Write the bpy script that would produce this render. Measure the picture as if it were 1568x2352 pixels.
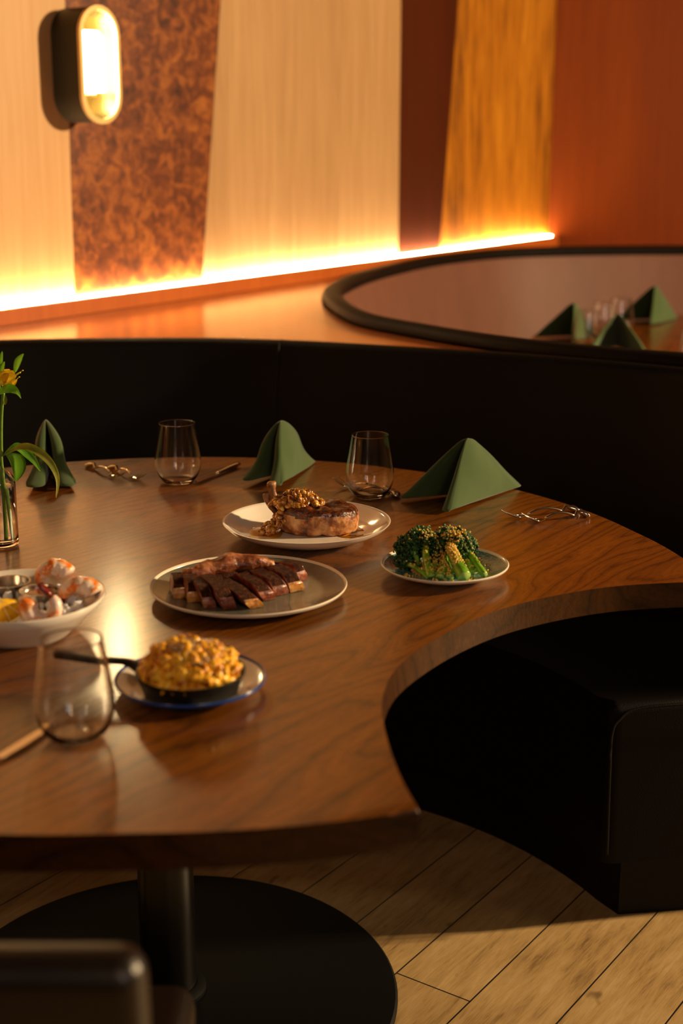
import bpy, bmesh, math, random
from math import sin, cos, pi, radians, atan2, hypot, sqrt
from mathutils import Vector, Matrix, noise
from mathutils.geometry import tessellate_polygon

for o in list(bpy.data.objects): bpy.data.objects.remove(o)
S = bpy.context.scene
COL = S.collection

# ------------------------------------------------------------------ camera
PITCH = radians(15.0); CAMZ = 1.41; FPX = 50/36*2352
cd = bpy.data.cameras.new('camera'); cam = bpy.data.objects.new('camera', cd); COL.objects.link(cam)
cam.location = (0, 0, CAMZ); cam.rotation_euler = (pi/2-PITCH, 0, 0)
cd.sensor_fit = 'VERTICAL'; cd.sensor_height = 36; cd.sensor_width = 24; cd.lens = 50
cd.clip_start = .05; cd.clip_end = 50
cd.dof.use_dof = True; cd.dof.focus_distance = 2.36; cd.dof.aperture_fstop = 2.8
S.camera = cam
# ------------------------------------------------------------------ world, lights, exposure
S.view_settings.view_transform = 'Standard'; S.view_settings.look = 'None'
S.view_settings.gamma = 1; S.view_settings.use_curve_mapping = False
S.view_settings.exposure = 0.0
w = bpy.data.worlds.new('world'); S.world = w; w.use_nodes = True
w.node_tree.nodes['Background'].inputs[0].default_value = (.9, .55, .3, 1)
w.node_tree.nodes['Background'].inputs[1].default_value = .003

def area(name, loc, target, size, power, color, size_y=None, spread=pi):
    l = bpy.data.lights.new(name, 'AREA'); l.energy = power; l.color = color; l.size = size
    if size_y: l.shape = 'RECTANGLE'; l.size_y = size_y
    l.spread = spread
    o = bpy.data.objects.new(name, l); COL.objects.link(o); o.location = loc
    o.rotation_euler = (Vector(target)-Vector(loc)).to_track_quat('-Z', 'Y').to_euler()
    return o
area('assumed_key_lamp', (4.5, 2.75, 2.25), (0, 2.3, .75), .22, 430, (1, .70, .38))  # lamp out of view at the right, assumed from the shadow directions
area('assumed_cool_light', (1.6, -1.2, 1.9), (0, 2.6, .9), .28, 3.6, (.45, .80, 1), .6)  # unseen cool light assumed behind the camera for cyan glass streaks; no window built
area('warm_streak_fill', (.9, -1.0, 2.3), (0, 2.6, .8), .42, 13.0, (1, .66, .42), 1.1)  # added behind the camera for warm glass streaks and front fill, not a fixture
area('front_left_fill', (-1.6, -.9, 2.2), (-.2, 2.4, .8), .3, 5, (1, .66, .40), .7)  # unseen warm fill added at front left for the food and glass highlights

# ------------------------------------------------------------------ helpers
def at(u, v, z):
    dx = (u-784)/FPX; dy = -(v-1176)/FPX
    Y = cos(PITCH)+dy*sin(PITCH); Z = -sin(PITCH)+dy*cos(PITCH)
    t = (z-CAMZ)/Z
    return Vector((dx*t, Y*t, z))
def atY(u, v, y):
    dx = (u-784)/FPX; dy = -(v-1176)/FPX
    Y = cos(PITCH)+dy*sin(PITCH); Z = -sin(PITCH)+dy*cos(PITCH)
    t = y/Y
    return Vector((dx*t, y, CAMZ+Z*t))
def depth(p): return p[1]*cos(PITCH)+(CAMZ-p[2])*sin(PITCH)
def srgb(h):
    h = h.lstrip('#'); c = [int(h[i:i+2], 16)/255 for i in (0, 2, 4)]
    return tuple(x/12.92 if x <= .04045 else ((x+.055)/1.055)**2.4 for x in c)+(1,)

def new_obj(name, bm, mats=None, parent=None, smooth=True, loc=None):
    me = bpy.data.meshes.new(name)
    bmesh.ops.recalc_face_normals(bm, faces=bm.faces)
    bm.to_mesh(me); bm.free()
    if mats is not None:
        for m in (mats if isinstance(mats, (list, tuple)) else [mats]): me.materials.append(m)
    for p in me.polygons: p.use_smooth = smooth
    o = bpy.data.objects.new(name, me); COL.objects.link(o)
    if loc is not None: o.location = loc
    if parent: o.parent = parent
    return o
def thing(name, label, cat, loc=(0, 0, 0), rz=0, group=None):
    o = bpy.data.objects.new(name, None); COL.objects.link(o); o.empty_display_size = .05
    o.location = loc; o.rotation_euler = (0, 0, rz)
    return tag(o, label, cat, group)
def tag(o, label, cat, group=None, kind=None):
    o['label'] = label; o['category'] = cat
    if group: o['group'] = group
    if kind: o['kind'] = kind
    return o
def struct(o): o['kind'] = 'structure'; return o
def copy_tree(o, parent=None):
    c = o.copy(); COL.objects.link(c)
    if parent: c.parent = parent
    for ch in list(o.children): copy_tree(ch, c)
    return c
def autosmooth(o, ang=40):
    me = o.data; bm = bmesh.new(); bm.from_mesh(me); a = radians(ang)
    for e in bm.edges:
        if len(e.link_faces) == 2 and e.calc_face_angle(0) > a: e.smooth = False
    bm.to_mesh(me); bm.free(); return o

def lathe(prof, seg=64, bm=None, M=None, close=False):
    bm = bm or bmesh.new(); rings = []
    for r, z in prof:
        if r < 1e-6: rings.append([bm.verts.new((0, 0, z))])
        else: rings.append([bm.verts.new((r*cos(2*pi*i/seg), r*sin(2*pi*i/seg), z)) for i in range(seg)])
    pairs = list(zip(rings, rings[1:]))
    if close: pairs.append((rings[-1], rings[0]))
    for a, b in pairs:
        for i in range(seg):
            j = (i+1) % seg
            if len(a) == 1 and len(b) == 1: continue
            if len(a) == 1: bm.faces.new((a[0], b[i], b[j]))
            elif len(b) == 1: bm.faces.new((a[i], a[j], b[0]))
            else: bm.faces.new((a[i], a[j], b[j], b[i]))
    if M is not None:
        vs = [v for r in rings for v in r]; bmesh.ops.transform(bm, matrix=M, verts=vs)
    return bm
def tube(pts, rad, seg=12, bm=None, flat=1.0, up=Vector((0, 0, 1)), caps=True, mat=0):
    """swept tube; rad a number or list; flat scales the thickness along the local normal"""
    bm = bm or bmesh.new(); pts = [Vector(p) for p in pts]; n = len(pts)
    if not isinstance(rad, (list, tuple)): rad = [rad]*n
    fl = flat if isinstance(flat, (list, tuple)) else [flat]*n
    rings = []; side = None
    for i, p in enumerate(pts):
        t = (pts[min(i+1, n-1)]-pts[max(i-1, 0)]).normalized()
        s = t.cross(up)
        if s.length < 1e-3: s = t.cross(Vector((0, 1, 0)))
        s.normalize()
        if side is not None and side.dot(s) < 0: s = -s
        side = s; nn = s.cross(t).normalized()
        rings.append([bm.verts.new(p+s*cos(2*pi*k/seg)*rad[i]+nn*sin(2*pi*k/seg)*rad[i]*fl[i]) for k in range(seg)])
    for a, b in zip(rings, rings[1:]):
        for k in range(seg):
            f = bm.faces.new((a[k], a[(k+1) % seg], b[(k+1) % seg], b[k])); f.material_index = mat
    if caps:
        f = bm.faces.new(rings[0]); f.material_index = mat
        f = bm.faces.new(rings[-1]); f.material_index = mat
    return bm
def smooth_path(pts, n=8, closed=False):
    P = [Vector(p) for p in pts]; out = []; m = len(P)
    rng = range(m) if closed else range(m-1)
    for i in rng:
        if closed: a, b, c, d = P[(i-1) % m], P[i], P[(i+1) % m], P[(i+2) % m]
        else: a, b, c, d = P[max(i-1, 0)], P[i], P[i+1], P[min(i+2, m-1)]
        for k in range(n):
            t = k/n
            out.append(.5*((2*b)+(c-a)*t+(2*a-5*b+4*c-d)*t*t+(3*b-a-3*c+d)*t**3))
    if not closed: out.append(P[-1])
    return out
def slab(poly, z0, z1, bevel=0, seg=3, which='both', bm=None):
    """extruded outline (list of xy)"""
    bm = bm or bmesh.new()
    lo = [bm.verts.new((p[0], p[1], z0)) for p in poly]; hi = [bm.verts.new((p[0], p[1], z1)) for p in poly]
    n = len(poly)
    for i in range(n): bm.faces.new((lo[i], lo[(i+1) % n], hi[(i+1) % n], hi[i]))
    top = bm.faces.new(hi); bot = bm.faces.new(lo[::-1])
    if bevel:
        es = set()
        if which in ('both', 'top'): es |= set(top.edges)
        if which in ('both', 'bot'): es |= set(bot.edges)
        bmesh.ops.bevel(bm, geom=list(es), offset=bevel, segments=seg, profile=.5, affect='EDGES', clamp_overlap=True)
    return bm
def box(sx, sy, sz, c=(0, 0, 0), bevel=0, M=None, bm=None, seg=2):
    b = bmesh.new(); bmesh.ops.create_cube(b, size=1)
    bmesh.ops.scale(b, vec=(sx, sy, sz), verts=b.verts)
    if bevel: bmesh.ops.bevel(b, geom=list(b.edges), offset=bevel, segments=seg, profile=.5, affect='EDGES')
    bmesh.ops.translate(b, vec=c, verts=b.verts)
    if M is not None: bmesh.ops.transform(b, matrix=M, verts=b.verts)
    if bm is None: return b
    me = bpy.data.meshes.new('t'); b.to_mesh(me); b.free(); bm.from_mesh(me); bpy.data.meshes.remove(me); return bm
def lump(bm, c, size, seed=0, amp=.25, freq=1.5, sub=2, rot=None, mat=0):
    r = bmesh.ops.create_icosphere(bm, subdivisions=sub, radius=1)
    R = rot or Matrix.Identity(3); off = Vector((seed*3.1, seed*1.7, seed*.9)); sz = Vector(size)
    for v in r['verts']:
        d = 1+amp*noise.noise(v.co*freq+off)
        q = Vector((v.co.x*sz.x, v.co.y*sz.y, v.co.z*sz.z))*d
        v.co = R @ q+Vector(c)
    if mat:
        for v in r['verts']:
            for f in v.link_faces: f.material_index = mat
    return bm
def rrot(rnd):
    from mathutils import Euler
    return Euler((rnd.uniform(0, 6.28), rnd.uniform(0, 6.28), rnd.uniform(0, 6.28))).to_matrix()

# ------------------------------------------------------------------ materials
class NT:
    def __init__(s, name):
        s.m = bpy.data.materials.new(name); s.m.use_nodes = True; s.t = s.m.node_tree; s.n = s.t.nodes; s.b = s.n['Principled BSDF']
    def add(s, typ, **k):
        n = s.n.new(typ)
        for a, b in k.items():
            if a.startswith('i_'): n.inputs[int(a[2:]) if a[2:].isdigit() else a[2:].replace('_', ' ')].default_value = b
            else: setattr(n, a, b)
        return n
    def link(s, a, b): s.t.links.new(a, b)
    def set(s, **k):
        for a, b in k.items(): s.b.inputs[a.replace('_', ' ')].default_value = b
    def coord(s, scale=(1, 1, 1), rot=(0, 0, 0), which='Object'):
        tc = s.add('ShaderNodeTexCoord'); mp = s.add('ShaderNodeMapping')
        mp.inputs['Scale'].default_value = scale; mp.inputs['Rotation'].default_value = rot
        if which == 'World':
            g = s.add('ShaderNodeNewGeometry'); s.link(g.outputs['Position'], mp.inputs['Vector'])
        else: s.link(tc.outputs[which], mp.inputs['Vector'])
        return mp.outputs['Vector']
    def rotscale(s, rot, scale, which='World'):
        v = s.coord((1, 1, 1), rot, which); mp = s.add('ShaderNodeMapping'); mp.inputs['Scale'].default_value = scale
        s.link(v, mp.inputs['Vector']); return mp.outputs['Vector']
    def noise(s, vec, scale=5, detail=4, rough=.5, dist=0):
        n = s.add('ShaderNodeTexNoise'); n.inputs['Scale'].default_value = scale; n.inputs['Detail'].default_value = detail
        n.inputs['Roughness'].default_value = rough; n.inputs['Distortion'].default_value = dist
        s.link(vec, n.inputs['Vector']); return n.outputs['Fac']
    def ramp(s, fac, stops, interp='LINEAR'):
        r = s.add('ShaderNodeValToRGB'); cr = r.color_ramp; cr.interpolation = interp
        while len(cr.elements) > 1: cr.elements.remove(cr.elements[-1])
        cr.elements[0].position = stops[0][0]; cr.elements[0].color = stops[0][1]
        for p, c in stops[1:]:
            e = cr.elements.new(p); e.color = c
        s.link(fac, r.inputs[0]); return r.outputs[0]
    def math(s, op, a, b=None):
        n = s.add('ShaderNodeMath', operation=op)
        for i, x in enumerate((a, b)):
            if x is None: continue
            if isinstance(x, (int, float)): n.inputs[i].default_value = x
            else: s.link(x, n.inputs[i])
        return n.outputs[0]
    def mix(s, fac, a, b, blend='MIX'):
        n = s.add('ShaderNodeMix', data_type='RGBA', blend_type=blend)
        if isinstance(fac, (int, float)): n.inputs[0].default_value = fac
        else: s.link(fac, n.inputs[0])
        for i, x in ((6, a), (7, b)):
            if isinstance(x, tuple): n.inputs[i].default_value = x
            else: s.link(x, n.inputs[i])
        return n.outputs[2]
    def bump(s, h, strength=.2, dist=.002):
        b = s.add('ShaderNodeBump'); b.inputs['Strength'].default_value = strength; b.inputs['Distance'].default_value = dist
        s.link(h, b.inputs['Height']); s.link(b.outputs[0], s.b.inputs['Normal'])
    def base(s, c): s.link(c, s.b.inputs['Base Color'])
G = lambda v: (v, v, v, 1)

def simple(name, col, rough=.5, metal=0, bump=None, **k):
    t = NT(name); t.set(Base_Color=srgb(col), Roughness=rough, Metallic=metal, **k)
    if bump:
        n = t.noise(t.coord(), bump[0], 4, .6); t.bump(n, bump[1], bump[2])
    return t.m
def mottled(name, stops, scale, rough=.5, bump=.3, bdist=.002, detail=5, dist=0, coat=0, scl=(1, 1, 1), which='Object', spec=.5):
    t = NT(name); v = t.coord(scl, which=which); n = t.noise(v, scale, detail, .6, dist)
    t.base(t.ramp(n, [(p, srgb(c)) for p, c in stops])); t.set(Roughness=rough)
    t.b.inputs['Coat Weight'].default_value = coat; t.b.inputs['Coat Roughness'].default_value = .12
    t.b.inputs['Specular IOR Level'].default_value = spec
    if bump:
        n2 = t.noise(v, scale*2.5, 4, .6); t.bump(n2, bump, bdist)
    return t.m

def wood_table(name, rot, light, dark, line, coat=.9):
    t = NT(name)
    v = t.rotscale((0, 0, -rot), (1, 1, 1))                      # x runs along the grain
    def sc(a): 
        mp = t.add('ShaderNodeMapping'); mp.inputs['Scale'].default_value = a; t.link(v, mp.inputs['Vector']); return mp.outputs['Vector']
    low = t.noise(sc((.75, 3.2, 2)), 1.6, 2, .45, .35)
    sx = t.add('ShaderNodeSeparateXYZ'); t.link(v, sx.inputs[0])
    f = t.math('ADD', t.math('MULTIPLY', low, 15.0), t.math('MULTIPLY', sx.outputs[1], 34.0))
    jag = t.noise(sc((7, 60, 20)), 3, 3, .6)
    f = t.math('ADD', f, t.math('MULTIPLY', jag, .55))
    fr = t.math('FRACT', f)
    rings = t.ramp(fr, [(0, G(.0)), (.10, G(.55)), (.30, G(1)), (.75, G(.9)), (.93, G(.35)), (1, G(0))])
    fine_ = t.math('FRACT', t.math('MULTIPLY', f, 4.0)); fr2 = t.ramp(fine_, [(0, G(0)), (.3, G(1)), (.8, G(1)), (1, G(0))])
    pores = t.noise(sc((16, 420, 60)), 2, 3, .6)
    pr = t.ramp(pores, [(.38, G(0)), (.55, G(1))])
    broad = t.noise(sc((1.5, 7, 3)), 1.2, 3, .5)
    c = t.mix(broad, srgb(dark), srgb(light))
    c = t.mix(t.math('MULTIPLY', t.math('SUBTRACT', 1.0, rings), .70), c, srgb(line))
    c = t.mix(t.math('MULTIPLY', t.math('SUBTRACT', 1.0, pr), .35), c, srgb(line))
    c = t.mix(t.math('MULTIPLY', t.math('SUBTRACT', 1.0, fr2), .38), c, srgb(line))
    t.base(c)
    t.set(Roughness=.34, Specular_IOR_Level=.2)
    t.link(t.ramp(pores, [(.3, G(.48)), (.6, G(.31))]), t.b.inputs['Roughness'])
    t.b.inputs['Coat Weight'].default_value = coat; t.b.inputs['Coat Roughness'].default_value = .19
    h = t.math('ADD', t.math('MULTIPLY', pr, .6), t.math('MULTIPLY', rings, .6))
    t.bump(h, .22, .0012)
    return t.m
WROT = radians(52)
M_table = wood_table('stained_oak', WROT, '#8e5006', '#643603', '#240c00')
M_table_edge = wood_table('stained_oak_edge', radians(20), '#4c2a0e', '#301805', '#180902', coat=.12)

def veneer(name, stops, sc=(26, 26, 1.1), rough=.42, coat=0.1, detail=6, dist=0.0, bump=.05, spec=.4):
    t = NT(name); v = t.coord(sc, which='World')
    n = t.noise(v, 2.2, detail, .62, dist); n2 = t.noise(t.coord((3, 3, .35), which='World'), 1.5, 3, .5)
    f = t.math('ADD', t.math('MULTIPLY', n, .65), t.math('MULTIPLY', n2, .35))
    t.base(t.ramp(f, [(p, srgb(c)) for p, c in stops])); t.set(Roughness=rough, Specular_IOR_Level=spec)
    t.b.inputs['Coat Weight'].default_value = coat; t.b.inputs['Coat Roughness'].default_value = .25
    t.bump(n, bump, .001); return t.m
M_pale = veneer('pale_anigre_veneer', [(.3, '#9a754c'), (.5, '#ae875c'), (.7, '#bf9a6e')])
M_maple = veneer('pale_maple_veneer', [(.3, '#c0925e'), (.6, '#cda270')])
M_walnut = veneer('dark_red_walnut_veneer', [(.3, '#3c1604'), (.7, '#4e1f07')], rough=.7, coat=0, spec=.08)
M_amber = veneer('amber_figured_veneer', [(.34, '#5e3408'), (.5, '#a8660f'), (.68, '#cf8a1e')], sc=(16, 16, 1.6), dist=.8)
M_redwood = veneer('orange_red_cherry_veneer', [(.3, '#642804'), (.7, '#7a3505')], rough=.55, spec=.12, coat=0)
M_ledge = veneer('polished_cherry_ledge', [(.3, '#b0602a'), (.7, '#c87234')], sc=(3, 3, 3), rough=.22, coat=.4)
M_fascia = veneer('cherry_fascia', [(.3, '#a8521a'), (.7, '#bd6424')], rough=.4)
t = NT('burl_veneer'); v = t.coord((1, 1, 1), which='World'); n = t.noise(v, 24, 8, .7, .7); n2 = t.noise(v, 7, 4, .6, .8)
f = t.math('ADD', t.math('MULTIPLY', n, .75), t.math('MULTIPLY', n2, .25))
t.base(t.ramp(f, [(.36, srgb('#35160a')), (.47, srgb('#643012')), (.56, srgb('#8c4e1e')), (.70, srgb('#ac6c2a'))])); t.set(Roughness=.35)
t.b.inputs['Coat Weight'].default_value = .2; M_burl = t.m

def leather(name, col, rough=.42, bump=.25, wr=.0, spec=.5):
    t = NT(name); v = t.coord(which='World')
    vo = t.add('ShaderNodeTexVoronoi'); vo.inputs['Scale'].default_value = 420; t.link(v, vo.inputs['Vector'])
    big = t.noise(t.coord((1, 1, .35), which='World'), 9, 4, .6)
    h = t.math('ADD', t.math('MULTIPLY', vo.outputs['Distance'], .35), t.math('MULTIPLY', big, wr))
    a = srgb(col); t.base(t.mix(big, tuple(x*.8 for x in a[:3])+(1,), tuple(min(1, x*1.2) for x in a[:3])+(1,)))
    t.set(Roughness=rough); t.b.inputs['Specular IOR Level'].default_value = spec; t.bump(h, bump, .003); return t.m
M_leather = leather('black_brown_leather', '#070403', .5, spec=.15)
M_chair = leather('dark_brown_chair_leather', '#1a100a', .33)
M_leather2 = leather('mauve_brown_leather', '#704a3c', .5, .3, 1.5, spec=.25)
M_black = simple('black_powder_coat', '#030302', .6, Specular_IOR_Level=.15)
M_plinth = simple('black_laminate', '#050403', .5, Specular_IOR_Level=.2)

# floor: wood-look planks, joints running 55 degrees
t = NT('wood_look_plank_floor')
v = t.rotscale((0, 0, -radians(55.2)), (1, 1, 1))
mp = t.add('ShaderNodeMapping'); mp.inputs['Location'].default_value = (.06, .009, 0); t.link(v, mp.inputs['Vector'])
br = t.add('ShaderNodeTexBrick'); t.link(mp.outputs[0], br.inputs['Vector'])
br.offset = .37; br.inputs['Scale'].default_value = 1; br.inputs['Brick Width'].default_value = .95; br.inputs['Row Height'].default_value = .1465
br.inputs['Mortar Size'].default_value = .0016; br.inputs['Mortar Smooth'].default_value = .2; br.inputs['Bias'].default_value = 0
br.inputs['Color1'].default_value = G(.0); br.inputs['Color2'].default_value = G(1); br.inputs['Mortar'].default_value = G(.5)
def fsc(a):
    m2 = t.add('ShaderNodeMapping'); m2.inputs['Scale'].default_value = a; t.link(v, m2.inputs['Vector']); return m2.outputs[0]
g1 = t.noise(fsc((3.5, 30, 1)), 2.2, 5, .65, .6); g2 = t.noise(fsc((2, 6, 1)), 2.5, 4, .6, .4); g3 = t.noise(fsc((14, 190, 1)), 2, 3, .6)
f = t.math('ADD', t.math('ADD', t.math('MULTIPLY', g1, .35), t.math('MULTIPLY', g2, .4)), t.math('MULTIPLY', g3, .25))
c = t.ramp(f, [(.36, srgb('#6b5232')), (.47, srgb('#9c8052')), (.6, srgb('#b3986a'))])
sp = t.add('ShaderNodeSeparateColor'); t.link(br.outputs['Color'], sp.inputs[0])
c = t.mix(t.math('MULTIPLY', sp.outputs[0], .25), c, srgb('#8a6a40'))
kn = t.noise(fsc((4, 7, 1)), 3.1, 2, .5); c = t.mix(t.ramp(kn, [(.68, G(0)), (.76, G(.7))]), c, srgb('#4a3218'))
c = t.mix(br.outputs['Fac'], c, srgb('#120b05')); t.base(c); t.set(Roughness=.5)
t.bump(t.math('SUBTRACT', t.math('MULTIPLY', f, .3), br.outputs['Fac']), .3, .002); M_floor = t.m
M_plaster = simple('dark_plaster', '#1c110a', .8)

def glass_mat(name, col=(1, 1, 1, 1), ior=1.47):
    t = NT(name); t.set(Base_Color=col, Roughness=0.0, IOR=ior); t.b.inputs['Transmission Weight'].default_value = 1; return t.m
M_glass = glass_mat('clear_glass'); M_water = glass_mat('water', ior=1.33)
M_ice = simple('crushed_ice', '#ffffff', .2, Transmission_Weight=.15, IOR=1.31, bump=(90, .5, .002))
M_steel = simple('polished_steel', '#d6cbbd', .13, 1)
M_brushed = simple('brushed_steel', '#b8b0a6', .25, 1)
M_brass = simple('satin_brass', '#c8a872', .4, .9)
M_bronze = simple('dark_bronze_metal', '#2c2416', .45, .6)

def cloth(name, col):
    t = NT(name); wv = t.noise(t.coord((1, 1, 1)), 900, 2, .5); bg = t.noise(t.coord(), 30, 3, .5)
    a = srgb(col); t.base(t.mix(bg, tuple(x*.85 for x in a[:3])+(1,), tuple(min(1, x*1.12) for x in a[:3])+(1,)))
    t.set(Roughness=.9); t.b.inputs['Sheen Weight'].default_value = .25; t.b.inputs['Specular IOR Level'].default_value = .2
    t.bump(t.math('ADD', t.math('MULTIPLY', wv, .3), bg), .35, .0015); return t.m
M_napkin = cloth('green_linen', '#3c502a')

M_white = simple('white_porcelain', '#efe6d8', .12, Coat_Weight=.4)
M_enamel = simple('cream_enamel', '#e6dccb', .18, Coat_Weight=.4)
M_blue = simple('blue_enamel_rim', '#24468c', .2)
M_grey = mottled('grey_reactive_glaze', [(.3, '#56564a'), (.6, '#747263'), (.8, '#8d8a78')], 14, .22, .05, coat=.3)
M_teal = mottled('teal_speckled_glaze', [(.35, '#2c5a58'), (.5, '#4d8580'), (.6, '#7fa39a'), (.75, '#b7b8a2')], 260, .2, .05, detail=3, coat=.3)
M_rimwhite = simple('cream_glaze_rim', '#e9ddc8', .2)
M_crust = mottled('seared_crust', [(.3, '#1c0b04'), (.48, '#3c1b0a'), (.62, '#5c2f12'), (.8, '#86562a')], 170, .6, 1.0, .005, coat=.0, spec=.12)
M_crust2 = mottled('chop_sear', [(.3, '#1a0803'), (.5, '#4a1e08'), (.66, '#7e3d12'), (.82, '#a8632a')], 90, .3, .7, .003, coat=.5)
M_pink = mottled('pink_beef', [(.3, '#4e1e12'), (.5, '#803c26'), (.7, '#b27452')], 90, .42, .5, .002, coat=.15)
M_pork = mottled('roast_pork', [(.34, '#4a1e0a'), (.46, '#8f5024'), (.58, '#c48c58'), (.78, '#dcb284')], 42, .42, .7, .002, coat=.2)
M_fat = mottled('browned_fat', [(.3, '#8a4a16'), (.5, '#c08038'), (.7, '#dba968')], 80, .35, .5, .002, coat=.4)
M_bone = mottled('roasted_bone', [(.3, '#3a1c0c'), (.5, '#8c5a30'), (.7, '#c09468')], 60, .45, .5, .002)
M_bonemeat = mottled('charred_bone_meat', [(.32, '#2a1008'), (.45, '#7a3c1e'), (.6, '#b8764a'), (.8, '#d6b084')], 60, .4, .8, .003, coat=.1, scl=(.4, 1, 1))
M_relish = mottled('caramel_onion_relish', [(.34, '#5c2c08'), (.47, '#9c5c16'), (.6, '#cf9432'), (.78, '#eecb74')], 75, .22, .4, .001, coat=.7)
M_jus = simple('amber_jus', '#c07a20', .1, Coat_Weight=.6)
M_stalk = mottled('broccolini_stalk', [(.3, '#4a7c12'), (.5, '#74a824'), (.7, '#a0cc48')], 40, .3, .3, .001, coat=.5)
M_cut = mottled('cut_stalk_face', [(.3, '#86b040'), (.7, '#b5cf72')], 200, .3, .2, .001, coat=.4)
M_floret = mottled('charred_floret', [(.32, '#0a160a'), (.46, '#24481c'), (.6, '#467428'), (.8, '#76a43a')], 110, .5, .9, .002)
M_crumb = mottled('golden_crumbs', [(.3, '#b07a1c'), (.5, '#ecbe4c'), (.7, '#fbe08c')], 200, .6, .5, .001)
M_mac = mottled('baked_cheese_pasta', [(.33, '#9c4a06'), (.42, '#e0930e'), (.55, '#f8bc24'), (.75, '#fdd850')], 75, .4, .5, .001, coat=.2)
M_topping = mottled('toasted_crumb_topping', [(.3, '#7a5228'), (.5, '#c09868'), (.7, '#e4c99c')], 130, .6, .7, .002)
M_iron = simple('cast_iron', '#15130f', .5, .3, (120, .4, .002))
t = NT('poached_shrimp'); n = t.noise(t.coord((1, 1, 1)), 55, 3, .5, .6)
t.base(t.ramp(n, [(.34, srgb('#f07a1c')), (.42, srgb('#f4a765')), (.50, srgb('#f7dcc8')), (.8, srgb('#fbeadf'))])); t.set(Roughness=.25, Subsurface_Weight=.25, Coat_Weight=.5)
t.b.inputs['Subsurface Radius'].default_value = (.006, .003, .002); M_shrimp = t.m
M_tail = simple('shrimp_tail', '#7e2210', .2, Coat_Weight=.7)
M_sauce = simple('red_cocktail_sauce', '#7c1004', .1, Coat_Weight=.8, bump=(90, .4, .002))
M_lemonflesh = mottled('lemon_flesh', [(.35, '#e8a808'), (.6, '#f6c81c'), (.8, '#fae070')], 60, .2, .4, .001, coat=.5, scl=(1, 1, .3))
M_rind = simple('lemon_rind', '#f0b60a', .4, bump=(220, .3, .001))
M_pith = simple('lemon_pith', '#f6e6b0', .6)
M_stem = mottled('green_stem', [(.3, '#4d7a1c'), (.7, '#86ab3c')], 30, .4, .1)
M_leaf = mottled('green_leaf', [(.3, '#55981a'), (.6, '#86bc2c'), (.85, '#b4c244')], 28, .4, .2, scl=(1, 1, .3))
M_leafdry = mottled('yellowing_leaf', [(.3, '#6a8a22'), (.55, '#a8a63c'), (.7, '#8a5a24')], 30, .45, .2)
M_petal = mottled('yellow_petal', [(.3, '#f2c420'), (.5, '#fce83c'), (.8, '#fff48c')], 40, .45, .1)
def emis(name, col, st, base='#fff2dc'):
    t = NT(name); t.set(Base_Color=srgb(base), Roughness=.5); t.b.inputs['Emission Color'].default_value = col; t.b.inputs['Emission Strength'].default_value = st; return t.m
M_led = emis('led_strip_light', (1, .74, .42, 1), 105)
M_bulb = emis('lit_frosted_diffuser', (1, .74, .36, 1), 70)

# ------------------------------------------------------------------ structure
ZL = .92                                     # ledge height
W0 = Vector((-.885, 3.687)); WD = Vector((sin(radians(34.4)), cos(radians(34.4)))); WN = Vector((WD.y, -WD.x))   # along wall, and into the room
def wp(s, off=0, z=0): p = W0+WD*s+WN*off; return Vector((p.x, p.y, z))
def on_wall(u, v, off):
    dx = (u-784)/FPX; dy = -(v-1176)/FPX
    d = Vector((dx, cos(PITCH)+dy*sin(PITCH), -sin(PITCH)+dy*cos(PITCH)))
    o = wp(0, off, 0); n = Vector((WN.x, WN.y, 0)); t = (o.dot(n))/(d.dot(n)); q = d*t
    s = (Vector((q.x, q.y))-W0).dot(WD); return s, CAMZ+q.z
SC = 3.27                                    # corner along the wall
C = wp(SC)
XR, YF, ZC = 5.6, -1.8, 2.9
sF = (YF-W0.y)/WD.y
A = wp(sF, -.06)
CB = wp(SC, -.06)
room = [(A.x, YF), (XR, YF), (XR, C.y), (C.x, C.y)]
struct(new_obj('floor', slab([(A.x-.3, YF-.1), (XR+.1, YF-.1), (XR+.1, C.y+.2), (CB.x-.1, C.y+.2)], -.1, 0), M_floor, smooth=False))
struct(new_obj('ceiling', slab([(A.x-.3, YF-.1), (XR+.1, YF-.1), (XR+.1, C.y+.2), (CB.x-.1, C.y+.2)], ZC, ZC+.1), M_plaster, smooth=False))
def wallbox(name, p, q, th, m, z0=0, z1=ZC):
    p = Vector(p[:2]); q = Vector(q[:2]); d = (q-p).normalized(); n = Vector((-d.y, d.x))*th
    return struct(new_obj(name, slab([p, q, q+n, p+n], z0, z1), m, smooth=False))
wallbox('wall_left', wp(sF, -.065), wp(SC+.02, -.065), .1, M_maple)
wallbox('wall_back', (C.x-.05, C.y), (XR, C.y), .1, M_redwood)
wallbox('wall_right', (XR, C.y), (XR, YF), .1, M_plaster)
wallbox('wall_front', (XR, YF), (A.x-.1, YF), .1, M_plaster)
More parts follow.
